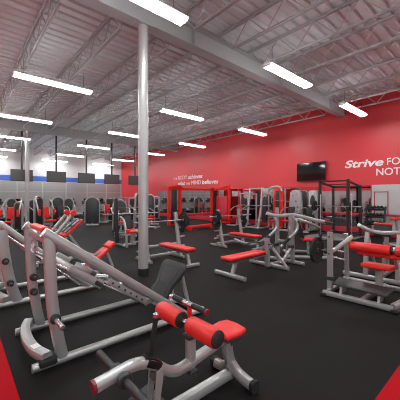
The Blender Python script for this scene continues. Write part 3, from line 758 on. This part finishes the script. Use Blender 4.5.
for i, (x, z, yy) in enumerate(((4.91, .82, 6.46), (4.95, 1.045, 6.36))):
    weight_plate((x, yy, z), (1, 0, 0), ('black grip plate stored low on the upright of the bench by the near grey column', 'black grip plate on the barbell end of the bench by the near grey column')[i], (.17, .22)[i], .045, 'plates at the bench by the column')
weight_plate((3.59, 6.44, .56), (1, 0, 0), 'black plate on the left upright of the bench by the near grey column', .19, .045, 'plates at the bench by the column')
press_bench('flat bench with red pad behind the lever bench press machine', 7.32, 6.33)
barbell('chrome barbell on the flat bench behind the lever bench press machine', 7.32, 6.67, 1.045)
for i, (x, y, z, r) in enumerate(((6.66, 6.77, .82, .2), (8.02, 6.77, .82, .2), (6.58, 6.67, 1.045, .2))):
    weight_plate((x, y, z), (1, 0, 0), ('big black plate high on the left upright of the bench behind the lever press', 
        'black plate on the right upright of the bench behind the lever press', 'black plate on the left barbell end of the bench behind the lever press')[i], r, .045, 'plates at the bench behind the lever press')

# inclined bench with black uprights, far left of the column
def incline_bench():
    ox, oy = 4.55, 9.0
    t = thing('incline_bench', 'incline press bench with tall black board left of the near grey column', 'weight bench', (ox, oy, 0))
    MB().prism([(-.10, -.72), (.10, -.72), (.10, .8), (-.10, .8)], (-.38, .12, .85), (.2, 1, 0), (0, .06, 1), .10, .02).build('back_board', 'black', t)
    for s in (-.24, .42):
        MB().bar([(s, -.35, .05), (s, -.33, .45), (s, -.15, .88), (s, .12, 1.0)], .08, .08, .025, 5, up=(1, 0, 0)).build('curved_leg', 'silver', t)
        MB().bar([(s, -.40, .045), (s, .60, .045)], .08, .075, .02).build('floor_rail', 'silver', t)
        MB().bar([(s, .45, .05), (s, .30, 1.24)], .085, .085, .02, up=(1, 0, 0)).build('upright', 'silver', t)
        for z in (.25, .48, .72): MB().cyl((s+.03, .36, z), (s+.24, .36, z), .025, 12, .003).build('storage_horn', 'steel', t)
    MB().bar([(-.30, .42, .32), (.48, .42, .32)], .07, .07, .02).build('rear_cross_tube', 'silver', t)
    pad_box((.09, -.12, .52), (.34, .36, .08), rotx(10), .03).build('seat', 'red', t)
    MB().bar([(.09, -.1, .06), (.09, -.1, .48)], .08, .08, .02, up=(1, 0, 0)).build('seat_post', 'silver', t)
    MB().bar([(-.24, -.1, .07), (.42, -.1, .07)], .075, .075, .02).build('middle_cross_tube', 'silver', t)
    pad_box((.09, .22, .86), (.30, .08, .62), rotx(-24), .03).build('back_pad', 'black', t)
    pad_box((-.22, -.42, .55), (.10, .12, .16), None, .03).build('side_pad', 'red', t)
incline_bench()
barbell('chrome barbell on the incline bench left of the near grey column', 4.9, 9.26, 1.10, 1.0)

# ------------------------------------------------------------------ pin loaded machines in the background
def selector(label, x, y, rz, kind, group, sh=1.68, w=.62, cat='weight machine', name='weight_machine'):
    """kind: arch (rounded weight tower facing +x local), frame (square tower), fly (arms), oval (two oval panels)"""
    t = thing(name, label, cat, (x, y, 0), rz, group)
    MB().bar([(-.62, 0, .05), (.75, 0, .05)], .09, .08, .02).build('floor_spine', 'silver', t)
    for q in (-.6, .70): MB().bar([(q, -.36, .05), (q, .36, .05)], .09, .08, .02).build('base_bar', 'silver', t)
    xb = -.48
    def archpts(hw, top, n=14):
        P = [(xb, -hw, .06), (xb, -hw, top-hw)]
        P += [(xb, -hw*math.cos(PI*k/n), top-hw+hw*math.sin(PI*k/n)) for k in range(1, n)]
        return P + [(xb, hw, top-hw), (xb, hw, .06)]
    if kind in ('arch', 'fly', 'dark'):
        hw = w/2
        MB().sweep(archpts(hw, sh), rrect(.075, .11, .025), up=(1, 0, 0)).build('arch_tube', 'silver', t)
        P = archpts(hw-.05, sh-.05)
        MB().prism([(p[1], p[2]) for p in P], (xb, 0, 0), (0, 1, 0), (0, 0, 1), .16, .02).build('shroud', 'shroud', t)
        if kind != 'dark':
            MB().box((xb+.085, 0, .55), (.012, .24, .7), .003).build('weight_stack', 'iron', t)
    elif kind == 'frame':
        for s in (-1, 1): MB().bar([(xb, s*w/2, .05), (xb, s*w/2, sh)], .08, .10, .02, up=(1, 0, 0)).build('tower_post', 'silver', t)
        for z in (sh-.03, .95): MB().bar([(xb, -w/2, z), (xb, w/2, z)], .08, .07, .02).build('tower_rail', 'silver', t)
        MB().box((xb, 0, .52), (.14, w-.16, .78), .012).build('weight_stack', 'iron', t)
        MB().box((xb, 0, 1.28), (.10, w-.14, .58), .02).build('shroud', 'shroud', t)
    elif kind == 'oval':
        MB().box((xb, 0, sh/2+.03), (.16, w, sh), .05).build('tower_panel', 'greypanel', t)
        for z, hh in ((sh*.28, .30), (sh*.73, .34)):
            P = [(w*.30*math.cos(2*PI*k/20), hh*math.sin(2*PI*k/20)) for k in range(20)]
            MB().prism(P, (xb+.085, 0, z), (0, 1, 0), (0, 0, 1), .02, .004).build('oval_window', 'shroud', t)
    elif kind == 'grey':
        P = [(-w/2, .05), (w/2, .05), (w/2+.06, sh*.55), (w/2-.02, sh-.12), (w/2-.16, sh), (-w/2+.16, sh), (-w/2+.02, sh-.12), (-w/2-.06, sh*.55)]
        MB().prism(P, (xb, 0, 0), (0, 1, 0), (0, 0, 1), .18, .03).build('shroud', 'greypanel', t)
        d = MB()
        for yy, zz, r in ((.05, .72, .05), (-.12, .86, .035), (.14, .58, .04), (-.02, .45, .045), (.1, .9, .03)): d.cyl((xb+.09, yy*w*1.6, sh*zz), (xb+.1, yy*w*1.6, sh*zz), r, 14)
        d.build('red_dots', 'redpaint', t)
    # seat and back pad
    if kind != 'dark':
        MB().bar([(.22, 0, .06), (.20, 0, .42)], .08, .08, .02, up=(1, 0, 0)).build('seat_post', 'silver', t)
        pad_box((.22, 0, .49), (.42, .38, .09), None, .03).build('seat', 'red', t)
        MB().bar([(-.10, 0, .06), (-.12, 0, 1.1)], .07, .08, .02, up=(1, 0, 0)).build('pad_post', 'silver', t)
        pad_box((-.04, 0, .92), (.09, .34, .56), roty(-6), .03).build('back_pad', 'red' if kind in ('fly', 'frame') else 'black', t)
        for s in (-1, 1):
            if kind == 'fly':
                a = MB().bar([(-.40, s*.12, 1.62), (-.25, s*.46, 1.60), (-.1, s*.56, 1.3), (.0, s*.56, .82)], .06, .07, .02, 4, up=(1, 0, 0)).build('fly_arm', 'silver', t)
                pad_box((.02, s*.54, .92), (.10, .10, .34), None, .03).build('arm_pad', 'red', a)
            else:
                a = MB().bar([(-.40, s*.24, 1.15), (-.2, s*.40, 1.14), (.15, s*.42, 1.02), (.36, s*.36, .88)], .05, .055, .018, 4).build('lever_arm', 'silver', t)
                MB().cyl((.36, s*.36, .88), (.36, s*.20, .88), .022, 12, .003).build('hand_grip', 'rubber', a)
    return t
toward = lambda x, y: math.atan2(-y, -x)     # facing the photographer's corner of the room
G1 = 'pin loaded machines in the far left block'
for lab, x, y, rz, kind, sh, w in (
    ('rounded machine tower, large plain black arch with silver rim, alone on the dark floor', 6.35, 17.3, toward(6.3, 17.3), 'dark', 1.70, .86),
    ('arched machine left of the large plain black arch', 4.55, 17.3, toward(4.6, 17.3)+.3, 'arch', 1.72, .62),
    ('small arched machine directly above the red end of the leg press', 3.75, 19.3, toward(3.8, 19)+.5, 'arch', 1.55, .66),
    ('arched machine peeking out left behind the large plain black arch', 5.55, 19.6, toward(5.4, 19)-.2, 'arch', 1.62, .60),
    ('square framed silver machine right of the large plain black arch', 7.75, 18.4, toward(7.5, 18)-.4, 'frame', 1.72, .62),
    ('square framed machine showing above the incline bench', 9.2, 17.0, toward(9.2, 17.0)+.5, 'frame', 1.66, .60),
    ('arched black machine right behind the incline bench', 6.05, 12.75, toward(6, 12.7)+.1, 'arch', 1.55, .66),
    ('fly machine with tall curved silver arms right of the far grey column', 3.55, 16.0, toward(3.4, 16.4)+.9, 'fly', 1.74, .56),
    ('fly machine with wide red pads left of the far grey column', 2.0, 16.3, toward(2, 16.6)-.9, 'fly', 1.45, .50),
    ('arched machine at the left picture edge before the far mirrors', .6, 15.2, toward(1, 15.2)+.8, 'arch', 1.60, .56),
    ('black arched machine in the row behind the far grey column', 2.9, 21.4, toward(2.9, 21)+.4, 'arch', 1.60, .60),
    ('fly machine with red pads before the far end of the red wall', 9.9, 20.2, toward(9, 19)+.4, 'fly', 1.62, .56),
    ('red padded machine half hidden by the near column', 11.2, 18.2, toward(10, 18)-.5, 'frame', 1.75, .60),
    ('tall slim arched machine just right of the near column', 7.9, 13.6, toward(8.2, 13.5)+1.2, 'arch', 1.90, .46),
    ('square silver framed machine left of the red cable rig', 9.3, 15.3, toward(9.7, 14.3)+.2, 'arch', 1.85, .58),
    ('arched machine by the side wall, seen only in the mirrors, nearest one', -2.6, 9.5, 0, 'arch', 1.7, .62),
    ('square machine by the side wall, seen only in the mirrors', -2.6, 12.0, 0, 'frame', 1.8, .62),
    ('grey shrouded machine by the side wall, seen only in the mirrors', -2.6, 14.5, 0, 'grey', 1.9, .66),
    ('fly machine by the side wall, seen only in the mirrors', -2.6, 17.0, 0, 'fly', 1.75, .60),
    ('oval windowed machine by the side wall, seen only in the mirrors', -2.6, 19.5, 0, 'oval', 1.9, .50),
    ('plain dark arched tower by the side wall, seen only in the mirrors', -2.6, 22.0, 0, 'dark', 1.75, .8),
    ('square machine beside the red lane, facing the side wall, seen only in the mirrors', -.2, 10.8, PI, 'frame', 1.9, .62),
    ('arched machine beside the red lane, facing the side wall, seen only in the mirrors', -.2, 13.4, PI, 'arch', 1.8, .62),
    ('fly machine beside the red lane, facing the side wall, seen only in the mirrors', -.2, 18.2, PI, 'fly', 1.8, .6),
    ('oval windowed machine beside the red lane, facing the side wall, seen only in the mirrors', -.2, 20.6, PI, 'oval', 1.9, .5)):
    selector(lab, x, y, rz, kind, G1, sh, w)
G2 = 'pin loaded machines along the red wall'
for lab, x, y, rz, kind, sh, w in (
    ('machine with speckled light grey shroud and red seat left of the wall television', 12.95, 7.72, R(180), 'grey', 2.06, .62),
    ('machine with two stacked black oval windows in a silver tower', 13.05, 6.82, R(180), 'oval', 2.0, .42),
    ('square machine between the red rig and the silver squat rack', 12.9, 11.15, R(180), 'frame', 1.95, .60)):
    selector(lab, x, y, rz, kind, G2, sh, w)

# treadmills in the last row
def treadmill_proto():
    t = thing('treadmill', '', 'treadmill')
    MB().box((0, 0, .13), (.80, 1.75, .14), .03).build('deck', 'plastic', t)
    MB().box((0, -.08, .205), (.5, 1.5, .012), .003).build('belt', 'rubber', t)
    for s in (-1, 1):
        MB().bar([(s*.38, .62, .18), (s*.38, .78, .8), (s*.36, .70, 1.18)], .06, .09, .02, 3, up=(1, 0, 0)).build('upright', 'silver', t)
        MB().bar([(s*.37, .70, 1.02), (s*.37, .20, .98)], .04, .05, .015).build('handrail', 'plastic', t)
    MB().box((0, .72, 1.22), (.78, .16, .28), .04, rotx(-20)).build('console', 'shroud', t)
    MB().box((0, .64, 1.42), (.48, .04, .30), .01, rotx(-12)).build('monitor', 'screen', t)
    MB().box((0, .78, .28), (.72, .34, .22), .05).build('motor_hood', 'shroud', t)
    return t
tp = treadmill_proto()
xs = [-.2, 1.1, 2.4, 3.7, 5.0, 6.3, 7.6, 8.9, 10.2, 11.5]
for i, x in enumerate(xs):
    o = tp if i == 0 else copy_tree(tp)
    o.location = (x, 25.0, 0); tag(o, 'dark treadmill facing the far mirrors, %s in the row counting from the red wall' % nm[len(xs)-1-i], None, 'treadmills in the last row')

# ------------------------------------------------------------------ red cable rig
def red_rig():
    ox, oy = 11.3, 13.5
    t = thing('cable_rig', 'bright red cable rig with dark weight columns below the two line slogan', 'cable rig', (ox, oy, 0))
    for x in (-1.90, -1.10, 1.55, 2.10):
        MB().bar([(x, 0, .05), (x, 0, 2.24)], .15, .15, .02, up=(1, 0, 0)).build('tower_post', 'redpaint', t)
    for x in (-1.50, 1.83):
        MB().box((x, .02, 1.12), (.34, .18, 2.05), .02).build('weight_column', 'shroud', t)
        MB().box((x, 0, 2.26), (.95, .28, .13), .03).build('tower_cap', 'redpaint', t)
        MB().bar([(x, -.75, .06), (x, .3, .06)], .14, .10, .02).build('floor_rail', 'redpaint', t)
        h = MB().tube([(x, -.11, 2.1), (x-.02, -.13, .95)], .008, 6).build('cable', 'rubber', t)
        MB().tube([(x-.1, -.13, .9), (x+.1, -.13, .9)], .018, 8).build('cable_handle', 'rubber', h)
    MB().bar([(-1.9, 0, 2.18), (2.1, 0, 2.18)], .13, .13, .02).build('top_beam', 'redpaint', t)
    MB().bar([(-1.9, -.1, 2.28), (-1.2, -.12, 2.40), (-1.0, -.12, 2.28)], .08, .08, .02).build('pull_up_bar', 'redpaint', t)
    for a, b_ in (((1.5, -.3, 2.12), (1.9, -1.0, 2.42)), ((1.6, -.4, 2.30), (1.95, -1.25, 2.34)), ((1.7, -.5, 2.42), (1.75, -1.1, 2.10)), ((1.55, -.2, 2.22), (1.95, -1.35, 2.46))):
        MB().bar([a, b_], .07, .07, .015).build('brace', 'redpaint', t)
    MB().bar([(1.85, 0, 2.2), (1.85, -1.3, 2.22)], .08, .08, .015).build('side_beam', 'redpaint', t)
    MB().bar([(1.85, -1.3, .05), (1.85, -1.3, 2.36)], .15, .15, .02, up=(1, 0, 0)).build('outer_post', 'redpaint', t)
    MB().box((1.85, -.62, 1.0), (.05, 1.05, 1.5), .02).build('side_panel', 'redtrim', t)
    MB().bar([(1.85, .1, .06), (1.85, -1.4, .06)], .10, .10, .02).build('floor_rail', 'redpaint', t)
    MB().bar([(-1.1, .1, .60), (1.55, .1, .60)], .14, .16, .02).build('low_beam', 'redtrim', t)
red_rig()
t = thing('low_red_rail', 'low bright red floor rail with short feet in front of the red cable rig', 'floor rail', (9.75, 11.15, 0))
MB().bar([(-.95, -.12, .17), (.95, .12, .17)], .22, .12, .03).build('rail_pad', 'redpaint', t)
for x in (-.8, .8): MB().box((x, x*.126, .055), (.10, .30, .11), .015).build('foot', 'redpaint', t)

# silver squat rack and lat pulldown by the wall
def silver_rack():
    t = thing('squat_rack', 'tall silver slanted squat rack standing in front of the wall mirror', 'squat rack', (12.35, 9.45, 0))
    for y in (-.40, .42):
        MB().bar([(-.30, y+.05, .05), (-.12, y, 1.15), (0, y, 2.2)], .085, .10, .02, up=(0, 1, 0)).build('front_upright', 'silver', t)
        MB().bar([(.55, y, .05), (.55, y, 1.9)], .08, .08, .02, up=(1, 0, 0)).build('rear_upright', 'silver', t)
        MB().bar([(-.42, y, .05), (.6, y, .05)], .085, .085, .02).build('floor_rail', 'silver', t)
        MB().bar([(0, y, 1.86), (.55, y, 1.86)], .07, .07, .02).build('upper_rail', 'silver', t)
        MB().cyl((-.1, y-.06*(1 if y > 0 else -1), 1.2), (-.24, y, 1.2), .03, 10).build('bar_hook', 'plastic', t)
    MB().bar([(-.30, -.40, .06), (-.30, .42, .06)], .085, .085, .02).build('front_base_bar', 'silver', t)
    MB().bar([(0, -.45, 2.16), (0, .46, 2.16)], .07, .07, .02).build('top_bar', 'silver', t)
    MB().box((.42, -.22, .95), (.05, .30, 1.3), .02).build('back_panel', 'shroud', t)
    MB().bar([(.55, -.40, .4), (.55, .42, .4)], .07, .07, .02).build('rear_cross_tube', 'silver', t)
silver_rack()
b = barbell('chrome barbell racked on the tall silver squat rack', 12.12, 9.45, 1.25); b.rotation_euler = (0, 0, R(90))
def lat_pulldown():
    t = thing('lat_pulldown', 'lat pulldown with silver curved top arm and red tower panel next to the squat rack', 'lat pulldown', (13.0, 8.62, 0))
    MB().box((.25, 0, 1.1), (.22, .62, 2.15), .03).build('tower_panel', 'redpaint', t)
    MB().box((.13, .02, 1.08), (.03, .24, 1.9), .008).build('weight_stack', 'shroud', t)
    MB().bar([(.25, .70, 2.06), (.2, .50, 2.2), (.1, .2, 2.26), (0, -.1, 2.26), (-.1, -.35, 2.18), (-.14, -.42, 2.0)], .08, .10, .025, 5).build('top_arm', 'silver', t)
    MB().bar([(.25, -.38, .05), (.25, -.38, 2.18)], .08, .08, .02, up=(1, 0, 0)).build('side_post', 'silver', t)
    MB().tube([(-.14, -.40, 2.0), (-.14, -.36, 1.5)], .007, 6).build('cable', 'rubber', t)
    MB().tube([(-.14, .15, 1.44), (-.14, -.1, 1.5), (-.14, -.6, 1.5), (-.14, -.85, 1.44)], .016, 8, 3).build('pull_bar', 'chrome', t)
    pad_box((-.62, -.2, .48), (.36, .36, .09), None, .03).build('seat', 'red', t)
    MB().bar([(-.62, -.2, .05), (-.62, -.2, .44)], .08, .08, .02, up=(1, 0, 0)).build('seat_post', 'silver', t)
    MB().bar([(.25, -.2, .06), (-.9, -.2, .06)], .08, .08, .02).build('floor_spine', 'silver', t)
    MB().cyl((-.36, -.45, .72), (-.36, .05, .72), .07, 18, .02).build('knee_roller', 'red', t)
    MB().bar([(-.36, -.2, .06), (-.36, -.2, .70)], .06, .06, .015, up=(1, 0, 0)).build('roller_post', 'silver', t)
lat_pulldown()

# ------------------------------------------------------------------ black power racks, platform, upright bars, dumbbells
M['platform'] = mat('grey_rubber_platform', (0.19, 0.187, 0.187), 0.6, 0, 0.2)
pl = MB().box((12.05, 5.17, .026), (1.9, 1.72, .05), .006)
o = pl.build('lifting_platform', 'platform'); tag(o, 'dark grey lifting platform under the black power rack', 'lifting platform')
def power_rack(label, y0, y1):
    t = thing('power_rack', label, 'power rack', (12.35, (y0+y1)/2, .052)); hw = (y1-y0)/2; z0 = 0
    for s in (-1, 1):
        for x, h in ((-.66, 2.36), (.62, 2.16)):
            p = MB().bar([(x, s*hw, z0), (x, s*hw, h)], .10, .10, .012, up=(1, 0, 0)).build('upright', 'rackblack', t)
            if x < 0: MB().bar([(x-.04, s*hw, 1.20), (x-.15, s*hw, 1.20), (x-.15, s*hw, 1.27)], .05, .03, .006).build('bar_hook', 'iron', p)
        MB().bar([(-.66, s*hw, .08), (.62, s*hw, .08)], .08, .08, .012).build('floor_rail', 'rackblack', t)
        MB().bar([(-.66, s*hw, 2.28), (.62, s*hw, 2.10)], .07, .07, .012).build('top_rail', 'rackblack', t)
        MB().bar([(-.62, s*hw, .85), (.62, s*hw, .85)], .05, .07, .012).build('safety_bar', 'iron', t)
        for z in ((.45, .75) if s > 0 else ()): MB().cyl((.62, s*(hw+.05), z), (.62, s*(hw+.28), z), .025, 12, .003).build('storage_horn', 'chrome', t)
    MB().bar([(-.66, -hw, 2.30), (-.66, hw, 2.30)], .06, .06, .012).build('front_beam', 'rackblack', t)
    MB().bar([(.62, -hw, 2.10), (.62, hw, 2.10)], .07, .08, .012).build('rear_beam', 'rackblack', t)
    MB().bar([(.62, -hw, .10), (.62, hw, .10)], .07, .08, .012).build('rear_base', 'rackblack', t)
    MB().tube([(-.66, -hw, 2.16), (-.66, hw, 2.16)], .018, 8).build('pull_up_bar', 'rackblack', t)
power_rack('black power rack under the wall television, in front of the mirror', 4.47, 5.60)
b = barbell('chrome barbell on the hooks of the black power rack', 11.58, 5.03, 1.33); b.rotation_euler = (0, 0, R(90))
for i, (y, r) in enumerate(((4.28, .22), (5.78, .22))):
    weight_plate((11.58, y, 1.33), (0, 1, 0), ('black plate on the near end of the barbell in the black rack', 'black plate on the far end of the barbell in the black rack')[i], r, .05, 'plates on the racked barbell')
def upright_bar(label, x, y):
    t = thing('standing_barbell', label, 'barbell', (x, y, 0), 0, 'barbells standing upright')
    MB().lathe([(.0, 0), (.16, 0), (.16, .025), (.05, .05), (.045, .22), (.03, .22)], (0, 0, 0), (0, 0, 1), 20).build('floor_socket', 'plastic', t)
    MB().cyl((0, 0, .04), (0, 0, 1.40), .02, 10).build('bar_shaft', 'chrome', t)
    MB().cyl((0, 0, 1.38), (0, 0, 1.80), .028, 12, .004).build('bar_sleeve', 'chrome', t)
upright_bar('chrome barbell standing upright left of the black power rack', 10.9, 5.2)
upright_bar('chrome barbell standing upright right of the black power rack', 10.9, 4.05)

def dumbbell_rack():
    t = thing('dumbbell_rack', 'black three tier dumbbell rack between the power rack and the red wall frame', 'dumbbell rack', (13.3, 4.04, 0))
    for y in (-.36, .36):
        MB().bar([(-.28, y, .04), (.26, y, .04)], .05, .07, .015).build('foot', 'rackblack', t)
        MB().bar([(-.16, y, .06), (.20, y, 1.30)], .05, .08, .015).build('side_post', 'rackblack', t)
    for x, z in ((-.06, .55), (.03, .86), (.12, 1.17)):
        MB().box((x, 0, z), (.24, .67, .03), .006, roty(18)).build('shelf', 'rackblack', t)
dumbbell_rack()
def dumbbell_proto():
    t = thing('dumbbell', '', 'dumbbell')
    MB().cyl((-.08, 0, 0), (.08, 0, 0), .016, 12).build('handle', 'chrome', t)
    for s in (-1, 1): MB().lathe([(.03, 0), (.054, .006), (.058, .03), (.058, .075), (.05, .085), (.03, .09)], (s*.06, 0, 0), (s, 0, 0), 6).build('head', 'rubber', t)
    return t
dp = dumbbell_proto(); first = True
tier = ('bottom', 'middle', 'top')
for j, (x, z) in enumerate(((-.06, .55), (.03, .86), (.12, 1.17))):
    for k in range(5):
        o = dp if first else copy_tree(dp); first = False
        o.location = (13.3+x+.022, 4.04+.26-k*.13, z+.083); o.rotation_euler = (0, R(18), 0)
        tag(o, 'black hex dumbbell on the %s tier of the rack, %s from its far end' % (tier[j], nm[k]), None, 'dumbbells on the rack')
t = thing('wall_rail', 'long red rail on short brackets along the mirror and grey wall section', 'rail', (W-.15, 4.5, .93))
MB().bar([(0, -2.3, 0), (0, 2.3, 0)], .05, .09, .02).build('rail', 'redtrim', t)
for y in (-2.1, -1.05, 0, 1.05, 2.1): MB().box((.075, y, 0), (.10, .05, .05), .008).build('bracket', 'iron', t)

# exercise bike at the right edge
def bike(label, x, y, rz):
    t = thing('exercise_bike', label, 'exercise bike', (x, y, 0), rz, 'exercise bikes')
    for q in (-.5, .5): MB().bar([(q, -.26, .04), (q, .26, .04)], .07, .06, .015).build('foot_bar', 'silver', t)
    MB().bar([(-.5, 0, .06), (.5, 0, .06)], .08, .07, .02).build('floor_spine', 'silver', t)
    MB().lathe([(.0, -.06), (.22, -.06), (.25, -.03), (.25, .03), (.22, .06), (0, .06)], (.30, 0, .36), (0, 1, 0), 24).build('flywheel_cover', 'white', t)
    MB().bar([(.35, 0, .3), (.42, 0, 1.12)], .07, .09, .02, up=(1, 0, 0)).build('front_post', 'silver', t)
    MB().bar([(-.1, 0, .1), (-.25, 0, .88)], .07, .08, .02, up=(1, 0, 0)).build('seat_post', 'silver', t)
    MB().prism([(-.14, -.11), (.0, -.10), (.15, -.03), (.15, .03), (.0, .10), (-.14, .11)], (-.26, 0, .92), (1, 0, 0), (0, 1, 0), .08, .025).build('saddle', 'red', t)
    MB().tube([(.28, -.24, 1.10), (.42, -.2, 1.13), (.44, 0, 1.13), (.42, .2, 1.13), (.28, .24, 1.10)], .02, 8, 3).build('handlebar', 'rubber', t)
    MB().box((.46, 0, 1.28), (.05, .40, .26), .012, roty(-18)).build('monitor', 'screen', t)
    for s in (-1, 1): MB().bar([(.05, s*.10, .36), (.05+.12*s, s*.12, .28)], .03, .03, .006).build('crank', 'iron', t)
    MB().bar([(.3, 0, .40), (-.18, 0, .40)], .10, .14, .03).build('body_shell', 'redpaint', t)
bike('exercise bike with red body and black monitor in front of the grey wall section', 11.9, 2.75, R(-30))
bike('second exercise bike, in front of the grey wall section at the right picture edge', 11.2, 2.05, R(-30))

# ------------------------------------------------------------------ camera, world, exposure
cam = bpy.data.cameras.new('camera'); co = bpy.data.objects.new('camera', cam); C.objects.link(co)
cam.sensor_width = 36; cam.lens = 36*280/400; cam.shift_y = -3/400; cam.clip_start = .05; cam.clip_end = 200
co.location = (0, 0, 1.7); co.rotation_euler = (R(90), 0, R(-41.2))
sc = bpy.context.scene; sc.camera = co
w = bpy.data.worlds.new('world'); sc.world = w; w.use_nodes = True
w.node_tree.nodes['Background'].inputs['Color'].default_value = (.72, .82, .84, 1)
w.node_tree.nodes['Background'].inputs['Strength'].default_value = 1.3
sc.view_settings.view_transform = 'Standard'; sc.view_settings.look = 'None'; sc.view_settings.gamma = 1
sc.view_settings.use_curve_mapping = False; sc.view_settings.exposure = 1.03
sc.cycles.use_denoising = True; sc.cycles.max_bounces = 8; sc.cycles.diffuse_bounces = 5; sc.cycles.glossy_bounces = 4
sc.cycles.sample_clamp_indirect = 6

sc.cycles.filter_width = 1.0
sc.cycles.use_adaptive_sampling = False
